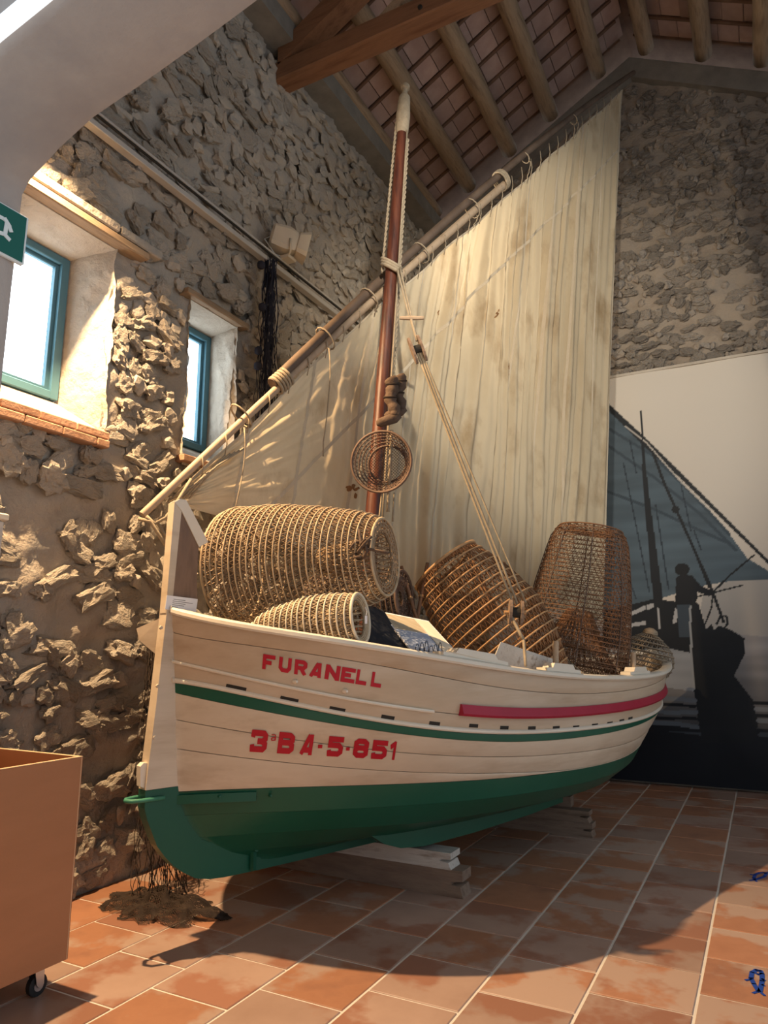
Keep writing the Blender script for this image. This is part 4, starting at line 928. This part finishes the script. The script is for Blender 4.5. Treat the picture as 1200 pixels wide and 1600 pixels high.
# ------------------------------------------------------------------ supports under the boat
def timber(p0, dirv, L, wd, z0, z1, name, m, lb, notch=.4):
    d = np.array((*dirv, 0.)); d /= np.linalg.norm(d); s_ = np.array((-d[1], d[0], 0)); hh = z1-z0
    pr = [(0, 0), (L, 0), (L, hh), (0, hh), (.0, hh*.62), (.07, hh*.56), (.07, hh*.46), (.015, hh*.40)]
    mb = MB(); mb.prism([np.array((*p0, 0))+d*a+ZV*(z0+b)-s_*wd/2 for a, b in pr], s_*wd); o = mb.build(name, m); return tag(o, lb, 'timber', 'timbers propping the boat')
e1 = onZ(730, 1400, 0)[:2]; e2 = onZ(567, 1377, 0)[:2]; bd = e2-onZ(720, 1404, 0)[:2]
timber(e1, bd, 1.45, .13, 0, .145, 'support_timber', M['timber'], 'dark notched timber on the floor under the middle of the boat')
wp = e1+bd/np.linalg.norm(bd)*.07; timber(wp, bd, 1.3, .14, .145, .235, 'support_timber', M['timberw'], 'whitish notched plank on top of the dark timber under the boat')
e3 = onZ(929, 1307, 0)[:2]; timber(e3, bd, 1.3, .12, 0, .10, 'support_timber', M['timber'], 'lower grey timber under the far end of the boat')
timber(e3+bd/np.linalg.norm(bd)*.02, bd, 1.25, .11, .10, .185, 'support_timber', M['timber'], 'upper grey timber stacked under the far end of the boat')
for w_, z_ in ((.02, .235), (.02, .185)):
    s_ = 1.68 if z_ > .2 else 3.45
    o = MB().box(wor(s_, w_, (z_+.258)/2+.002), (.16, .10, .262-z_)).build('wedge', M['timber']); tag(o, 'small wooden wedge between keel and '+('white plank' if z_ > .2 else 'far timbers'), 'wedge')
# ------------------------------------------------------------------ crate on castors
CX0, CX1, CY0, CY1, CZ0, CZ1 = -3.28, -2.69, 1.25, 2.28, .125, .933
t = thing('wheeled_box', ((CX0+CX1)/2, (CY0+CY1)/2, 0), 'open orange-brown board box on castors beside the stone wall', 'box')
th = .018
for nm, c, s in (('side_panel', (CX1-th/2, (CY0+CY1)/2, (CZ0+CZ1)/2), (th, CY1-CY0, CZ1-CZ0)), ('side_panel', (CX0+th/2, (CY0+CY1)/2, (CZ0+CZ1)/2), (th, CY1-CY0, CZ1-CZ0)),
                 ('end_panel', ((CX0+CX1)/2, CY1-th/2, (CZ0+CZ1)/2), (CX1-CX0-2*th, th, CZ1-CZ0)), ('end_panel', ((CX0+CX1)/2, CY0+th/2, (CZ0+CZ1)/2), (CX1-CX0-2*th, th, CZ1-CZ0)), ('bottom', ((CX0+CX1)/2, (CY0+CY1)/2, CZ0+.01), (CX1-CX0-2*th, CY1-CY0-2*th, th))):
    MB().box(c, s, bev=.0015).build(nm, M['board'], t)
for c, s in (((CX1-th/2, (CY0+CY1)/2, CZ1+.001), (th, CY1-CY0, .002)), (((CX0+CX1)/2, CY1-th/2, CZ1+.001), (CX1-CX0-2*th, th, .002)), ((CX1+.0005, CY1-.006, (CZ0+CZ1)/2), (.001, .003, CZ1-CZ0))): MB().box(c, s).build('edge_band', M['boarde'], t)
for x in (CX0+.08, CX1-.08):
    for y in (CY0+.09, CY1-.09):
        cs = MB().box((x, y, CZ0-.004), (.075, .075, .008)).build('castor', M['steel'], t)
        MB().lathe((x-.014, y+.012, .042), (x+.014, y+.012, .042), [(0, .036), (.1, .042), (.9, .042), (1, .036)], 20).build('wheel', M['rubber'], cs, smooth=40)
        MB().lathe((x-.016, y+.012, .042), (x+.016, y+.012, .042), [(0, .022), (1, .022)], 16).build('hub', M['steel'], cs, smooth=40)
        for sx in (-.021, .021): MB().prism([(x+sx, y-.02, .118), (x+sx, y+.025, .118), (x+sx, y+.028, .045), (x+sx, y+.008, .034), (x+sx, y-.006, .05)], (.004, 0, 0)).build('fork', M['steel'], cs)
pp = onX(4, 803, -3.36)
t = thing('leaning_panel', (pp[0], pp[1]-.2, 0), 'narrow pale panel with a cream cap at the left edge of the photo', 'panel')
MB().box((pp[0], pp[1]-.25, pp[2]/2-.02), (.03, .5, pp[2]-.04), bev=.004).build('board', M['railm'], t); MB().box((pp[0], pp[1]-.245, pp[2]-.018), (.05, .53, .036), bev=.006).build('cap', M['whiterail'], t)
# ------------------------------------------------------------------ cable rail, floodlights
t = thing('cable_rail', (XL+.05, 5, 4.68), 'long pale metal cable rail along the left stone wall', 'rail')
MB().box((XL+.07, 4.9, 4.705), (.065, 6.4, .044), bev=.004).build('channel', M['railm'], t); MB().box((XL+.115, 4.9, 4.752), (.012, 6.4, .014)).build('cable', M['dark'], t); MB().box((XL+.115, 4.9, 4.772), (.018, 6.4, .018)).build('lip', M['railm'], t)
for y in np.arange(2.2, 8.1, .9): MB().box((XL+.03, y, 4.70), (.06, .03, .08)).build('bracket', M['steel'], t)
def flood(base, aim, lb):
    t = thing('floodlight', base, lb, 'lamp', 'floodlights in the hall')
    b = np.array(base, float); d = np.array(aim, float)-b; d /= np.linalg.norm(d); u = np.cross(d, ZV); u /= np.linalg.norm(u); w = np.cross(u, d); c = b+ZV*.15+u*.02; rot = np.array([d, u, w]).T
    def sect(x, a, h_): return [c+d*x+u*a*p+w*h_*q for p, q in ((-1, -.7), (-.8, -1), (.8, -1), (1, -.7), (1, .7), (.8, 1), (-.8, 1), (-1, .7))]
    mb = MB(); secs = [sect(-.17, .05, .07), sect(-.15, .075, .10), sect(-.02, .085, .115), sect(.06, .07, .09), sect(.075, .06, .08)]
    V = [p for s in secs for p in s]; F = [(i*8+j, i*8+(j+1) % 8, i*8+8+(j+1) % 8, i*8+8+j) for i in range(4) for j in range(8)]+[tuple(range(8)), tuple(range(32, 40))]
    mb.add(V, F); mb.build('housing', M['beige'], t, smooth=25)
    mb = MB(); s1 = sect(.075, .075, .095); s2 = sect(.17, .10, .125); mb.add(s1+s2, [(j, (j+1) % 8, 8+(j+1) % 8, 8+j) for j in range(8)]+[tuple(range(8))]); mb.build('hood', M['beige'], t, smooth=25)
    for k in range(6): MB().box(c+d*(-.10+.022*k)+w*.114, (.010, .10, .008), rot).build('fin', M['beige'], t)
    MB().tube([b+u*.0, b+ZV*.02+u*.10, c+u*.10-w*.02], .010, 6).build('yoke', M['beige'], t, smooth=True); MB().tube([b, b+ZV*.02-u*.10, c-u*.10-w*.02], .010, 6).build('yoke', M['beige'], t, smooth=True)
    MB().box(b, (.09, .12, .03), bev=.004).build('foot', M['beige'], t)
    MB().tube([c-d*.16, c-d*.22-ZV*.05, b-d*.12, b-d*.02], .006, 6).build('cable', M['signw'], t, smooth=True)
    return t
flood((XL+.16, 4.72, 4.795), (-1.9, 6.3, 4.35), 'beige floodlight on the cable rail above the black net')
MB().box((-.2, 1.12, 4.47), (.12, .20, .03), bev=.004).build('shelf', M['concrete'], wf)  # shelf added to carry the added sail lamp
flood((-.2, 1.16, 4.50), (-1.62, 5.8, 4.25), 'floodlight on the inner face of the arch wall aimed at the sail')
flood((XL+.2, 1.95, 4.795), (-2.4, 2.5, 2.0), 'floodlight on the cable rail hidden behind the arch, aimed at the bow')
# ------------------------------------------------------------------ nets
def netobj(name, lb, base, seed, strands, m, r, floats=(), fr=.035):
    t = thing(name, base, lb, 'net'); mb = MB()
    for P in strands: mb.tube(P, r, 3, caps=False)
    o = mb.build('twine', m, t); o['kind'] = 'stuff'
    for i, f in enumerate(floats): MB().lathe(np.array(f)-ZV*fr, np.array(f)+ZV*fr, [(0, fr*.4), (.2, fr*.9), (.5, fr), (.8, fr*.9), (1, fr*.4)], 10).build('float', M['net'], t, smooth=True)
    return t
rs = random.Random(5); S = []
top_ = np.array((XL+.13, 4.47, 4.66))
for k in range(46):
    f = rs.uniform(-1, 1); dpt = rs.uniform(0, .10); P = []
    for i in range(22):
        z = 4.66-i*.09; g = i/21; wdt = .03+.10*g+.02*math.sin(i*.9+k); P.append((XL+.11+dpt+.012*rs.uniform(-1, 1), 4.47+f*wdt+.012*math.sin(i*1.7+k*2.1), z))
    S.append(P)
netobj('hanging_net', 'black fishing net with dark floats hanging from the cable rail', (XL+.1, 4.47, 2.8), 5, S, M['net'], .0038, [onX(408, 414, -3.45), onX(410, 480, -3.45), onX(418, 541, -3.45), onX(404, 548, -3.45), onX(403, 572, -3.45)], .035)
S = []
for k in range(60):
    f = rs.uniform(-1, 1); P = []; dp = rs.uniform(0, .22)
    for i in range(18):
        g = i/17; z = 1.45*(1-g)+.02; P.append((-3.36+dp*(.3+g)+.10*g+.02*math.sin(i*1.3+k), 3.30+f*(.05+.13*g)+.02*math.sin(i*1.9+k*1.1)-.02*g, z))
    S.append(P)
def heap(x, y):
    r = math.hypot((x+3.04)/.40, (y-3.17)/.20); return .006+max(0, 1-r)**.6*(.05+.10*abs(noise.noise(Vector((x*9, y*11, 1))))+.03*noise.noise(Vector((x*25, y*25, 5))))
for dd in (0, 1):
    for k in range(-30, 31):
        P = []
        for i in range(44):
            t = (i/43-.5)*2; a = k/30*.62; x = -3.04+.40*(a*.8+t*.75); y = 3.17+.20*((t if dd else -t)*.75+(-a if dd else a)*.8)
            x += .03*noise.noise(Vector((x*14, y*14, 2))); y += .025*noise.noise(Vector((x*14, y*14, 7)))
            if math.hypot((x+3.04)/.40, (y-3.17)/.20) < 1+.15*math.sin(9*math.atan2(y-3.17, x+3.04)): P.append((x, y, heap(x, y)))
        if len(P) > 3: S.append(P)
netobj('fishing_net', 'brown net hanging behind the bow and heaped on the floor', (-3.1, 3.2, 0), 6, S, M['netb'], .0022)
# ------------------------------------------------------------------ printed banner
BX0, BX1, BZ1 = -2.9, 1.75, 4.515
def px(P): return [tuple((lambda q: (q[0], q[2]))(onY(u, v, YB-.05))) for u, v in P]
gx = np.concatenate([np.linspace(BX0, -1.75, 8)[:-1], np.linspace(-1.75, .62, 226)[:-1], np.linspace(.62, BX1, 30)]); gz = np.linspace(.03, BZ1, 410)
GX, GZ = np.meshgrid(gx, gz, indexing='ij')
def poly_mask(P):
    P = np.array(P); ins = np.zeros(GX.shape, bool); n = len(P); j = n-1
    for i in range(n):
        xi, zi = P[i]; xj, zj = P[j]; c = ((zi > GZ) != (zj > GZ)) & (GX < (xj-xi)*(GZ-zi)/((zj-zi) if abs(zj-zi) > 1e-9 else 1e-9)+xi); ins ^= c; j = i
    return ins
def line_mask(P, r):
    m_ = np.zeros(GX.shape, bool)
    for (x0, z0), (x1, z1) in zip(P[:-1], P[1:]):
        dx, dz = x1-x0, z1-z0; L2 = dx*dx+dz*dz+1e-9; t_ = np.clip(((GX-x0)*dx+(GZ-z0)*dz)/L2, 0, 1); m_ |= (GX-x0-t_*dx)**2+(GZ-z0-t_*dz)**2 < r*r
    return m_
lin = lambda *c: np.array(hexc(*c))
nzv = np.array([[noise.noise(Vector((x*.9, z*3.2, 0))) for z in gz[::4]] for x in gx[::2]]); nzv = np.kron(nzv, np.ones((2, 4)))[:GX.shape[0], :GX.shape[1]]
if nzv.shape != GX.shape: nzv = np.pad(nzv, ((0, GX.shape[0]-nzv.shape[0]), (0, GX.shape[1]-nzv.shape[1])), 'edge')
nzf = np.array([[noise.noise(Vector((x*1.4, z*11, 4))) for z in gz] for x in gx])
sky = lin(222, 213, 200); low = lin(205, 196, 186)
f_ = np.clip((GZ-1.6)/2.6, 0, 1)[..., None]; IMG = low*(1-f_)+sky*f_
zh = onY(1120, 985, YB)[2]; wat = GZ < zh+.05
f_ = np.clip((GZ-.35)/(zh-.35), 0, 1)[..., None]; wc = lin(22, 28, 38)*(1-f_)**1.0+lin(168, 166, 168)*f_**1.3
wc = wc*(1+.55*np.clip(nzf, -.6, .6)[..., None]*(1-np.abs(f_-.45)*1.2).clip(0, 1))
IMG = np.where(wat[..., None], wc, IMG)
IMG = np.where((GZ < .62+.05*nzf)[..., None], lin(20, 25, 34)*(1+.3*nzv[..., None]), IMG)
def paint(mask, c, tex=0, tscale=None): 
    global IMG
    col = np.array(c)*np.ones_like(IMG)
    if tex: col = col*(1+tex*nzf[..., None]+tex*.7*nzv[..., None])
    IMG = np.where(mask[..., None], col, IMG)
SL_ = px([(880, 560), (973, 662), (1063, 750), (1129, 820), (1168, 873), (1200, 892), (1222, 906), (1200, 909), (1140, 909), (1106, 914), (1022, 938), (977, 958), (880, 985)])
paint(poly_mask(SL_), lin(78, 94, 106), .35)
for l in ([(940, 664), (1020, 712), (1080, 770), (1140, 836)], [(940, 690), (1020, 745), (1090, 800), (1150, 860)], [(940, 765), (1020, 795), (1090, 828), (1140, 850)]): paint(line_mask(px(l), .016), lin(56, 70, 82))
for l in ([(985, 690), (995, 740)], [(975, 725), (1000, 850), (1015, 925)], [(1025, 790), (1045, 920)], [(1065, 760), (1080, 830)], [(1085, 830), (1096, 860)], [(978, 890), (994, 935)]): paint(line_mask(px(l), .007), lin(40, 52, 64))
paint(poly_mask(px([(1137, 909), (1222, 906), (1240, 1000), (1104, 985), (1095, 950), (1100, 925)])), lin(172, 168, 164))
paint(poly_mask(px([(945, 955), (1022, 936), (1056, 940), (1085, 940), (1085, 1022), (1040, 1022), (940, 1010)])), lin(22, 28, 36))
paint(poly_mask(px([(940, 1020), (1040, 1012), (1080, 1020), (1084, 1080), (1010, 1070), (940, 1060)])), lin(146, 150, 156), .25)
for p in ([(983, 958), (1008, 946), (1010, 952), (984, 964)], [(980, 975), (1010, 970), (1010, 976), (980, 981)], [(1011, 945), (1024, 942), (1022, 949), (1011, 954)], [(1027, 950), (1030, 950), (1032, 983), (1029, 983)], [(1055, 950), (1060, 952), (1058, 972), (1051, 975)]): paint(poly_mask(px(p)), lin(176, 176, 178))
paint(poly_mask(px([(940, 620), (973, 652), (1008, 684), (1063, 738), (1240, 915), (1240, 921), (1063, 748), (1005, 697), (973, 664), (940, 632)])), lin(30, 34, 40))
paint(line_mask(px([(978, 668), (1010, 692), (1063, 752), (1110, 798)]), .008), lin(190, 184, 176))
paint(poly_mask(px([(1000, 643), (1004, 643), (1006, 690), (1013, 760), (1038, 948), (1022, 948), (1005, 760), (1003, 690)])), lin(26, 31, 38))
for l, r_ in (([(1020, 707), (1040, 760), (1057, 797), (1110, 915), (1114, 926), (1131, 972)], .014), ([(1033, 745), (1056, 795), (1085, 860), (1108, 918)], .010), ([(1114, 926), (1140, 900), (1178, 868)], .009), ([(1092, 932), (1160, 915)], .008), ([(1114, 930), (1112, 950), (1102, 975)], .008), ([(1120, 975), (1126, 962), (1135, 963), (1137, 975), (1130, 984)], .010)): paint(line_mask(px(l), r_), lin(26, 30, 36))
c_ = px([(1056, 797)])[0]; paint((GX-c_[0])**2+(GZ-c_[1])**2 < .04**2, lin(24, 28, 34))
c_ = px([(1066, 890)])[0]; paint((GX-c_[0])**2+((GZ-c_[1])*1.15)**2 < .075**2, lin(18, 22, 28))
paint(poly_mask(px([(1057, 902), (1066, 897), (1082, 900), (1096, 916), (1114, 924), (1116, 930), (1108, 932), (1090, 925), (1090, 935), (1085, 948), (1055, 950)])), lin(20, 24, 32))
paint(poly_mask(px([(1058, 945), (1080, 945), (1079, 995), (1061, 995)])), lin(58, 70, 82))
paint(poly_mask(px([(1082, 934), (1092, 945), (1104, 983), (1112, 975), (1116, 984), (1124, 978), (1140, 983), (1163, 997), (1165, 1019), (1156, 1038), (1147, 1055), (1160, 1072), (1176, 1093), (1185, 1130), (1178, 1160), (1095, 1160), (1088, 1095), (1084, 1080), (1079, 1000)])), lin(24, 29, 36), .12)
paint(line_mask(px([(1079, 948), (1079, 985), (1082, 1040), (1084, 1078)]), .011), lin(150, 154, 158))
for l, c in (([(992, 1088), (1040, 1091), (1086, 1094)], (104, 110, 120)), ([(985, 1108), (1050, 1113), (1088, 1113)], (96, 104, 114)), ([(1000, 1127), (1060, 1131), (1090, 1136)], (84, 92, 102)), ([(985, 1140), (1040, 1146), (1092, 1147)], (60, 68, 78)), ([(1182, 1108), (1240, 1112)], (120, 124, 130)), ([(1186, 1126), (1240, 1124)], (110, 116, 124)), ([(1188, 1148), (1230, 1150)], (60, 66, 74))):
    paint(line_mask(px(l), .022) & (nzf > -.25), lin(*c), .3)
for l in ([(985, 1098), (1086, 1103)], [(985, 1120), (1088, 1123)], [(1176, 1098), (1240, 1100)], [(1184, 1117), (1240, 1119)]): paint(line_mask(px(l), .016), lin(20, 25, 33))
bn = MB(); nz_ = len(gz); V = []
for i, x in enumerate(gx):
    for j, z in enumerate(gz):
        wv = .012*math.sin(x*2.1+z*.9)*(z/4.5)+.010*noise.noise(Vector((x*1.5+z*.8, z*1.2, 3)))+.02*max(0, (z-3.6))*noise.noise(Vector((x*1.2+z, z*1.8-x, 8)))
        V.append((x, YB-.075-wv, z))
bn.add(V, [(i*nz_+j, (i+1)*nz_+j, (i+1)*nz_+j+1, i*nz_+j+1) for i in range(len(gx)-1) for j in range(nz_-1)])
mbn = bpy.data.materials.new('printed_banner'); mbn.use_nodes = True; at_ = mbn.node_tree.nodes.new('ShaderNodeAttribute'); at_.attribute_name = 'print'
mbn.node_tree.links.new(at_.outputs['Color'], mbn.node_tree.nodes['Principled BSDF'].inputs['Base Color']); mbn.node_tree.nodes['Principled BSDF'].inputs['Roughness'].default_value = .55; mbn.node_tree.nodes['Principled BSDF'].inputs['Specular IOR Level'].default_value = .25
ban = bn.build('photo_banner', mbn, smooth=True, fixn=False); tag(ban, 'large banner printed with an old photograph of a sailing boat and fisherman', 'banner')
ca_ = ban.data.color_attributes.new('print', 'FLOAT_COLOR', 'POINT'); buf = np.ones((GX.size, 4), np.float32); buf[:, :3] = np.clip(IMG.reshape(-1, 3)*.84, 0, 1); ca_.data.foreach_set('color', buf.ravel())
MB().box(((BX0+BX1)/2, YB-.075, BZ1+.005), (BX1-BX0, .03, .03)).build('top_batten', M['reveal'], ban)
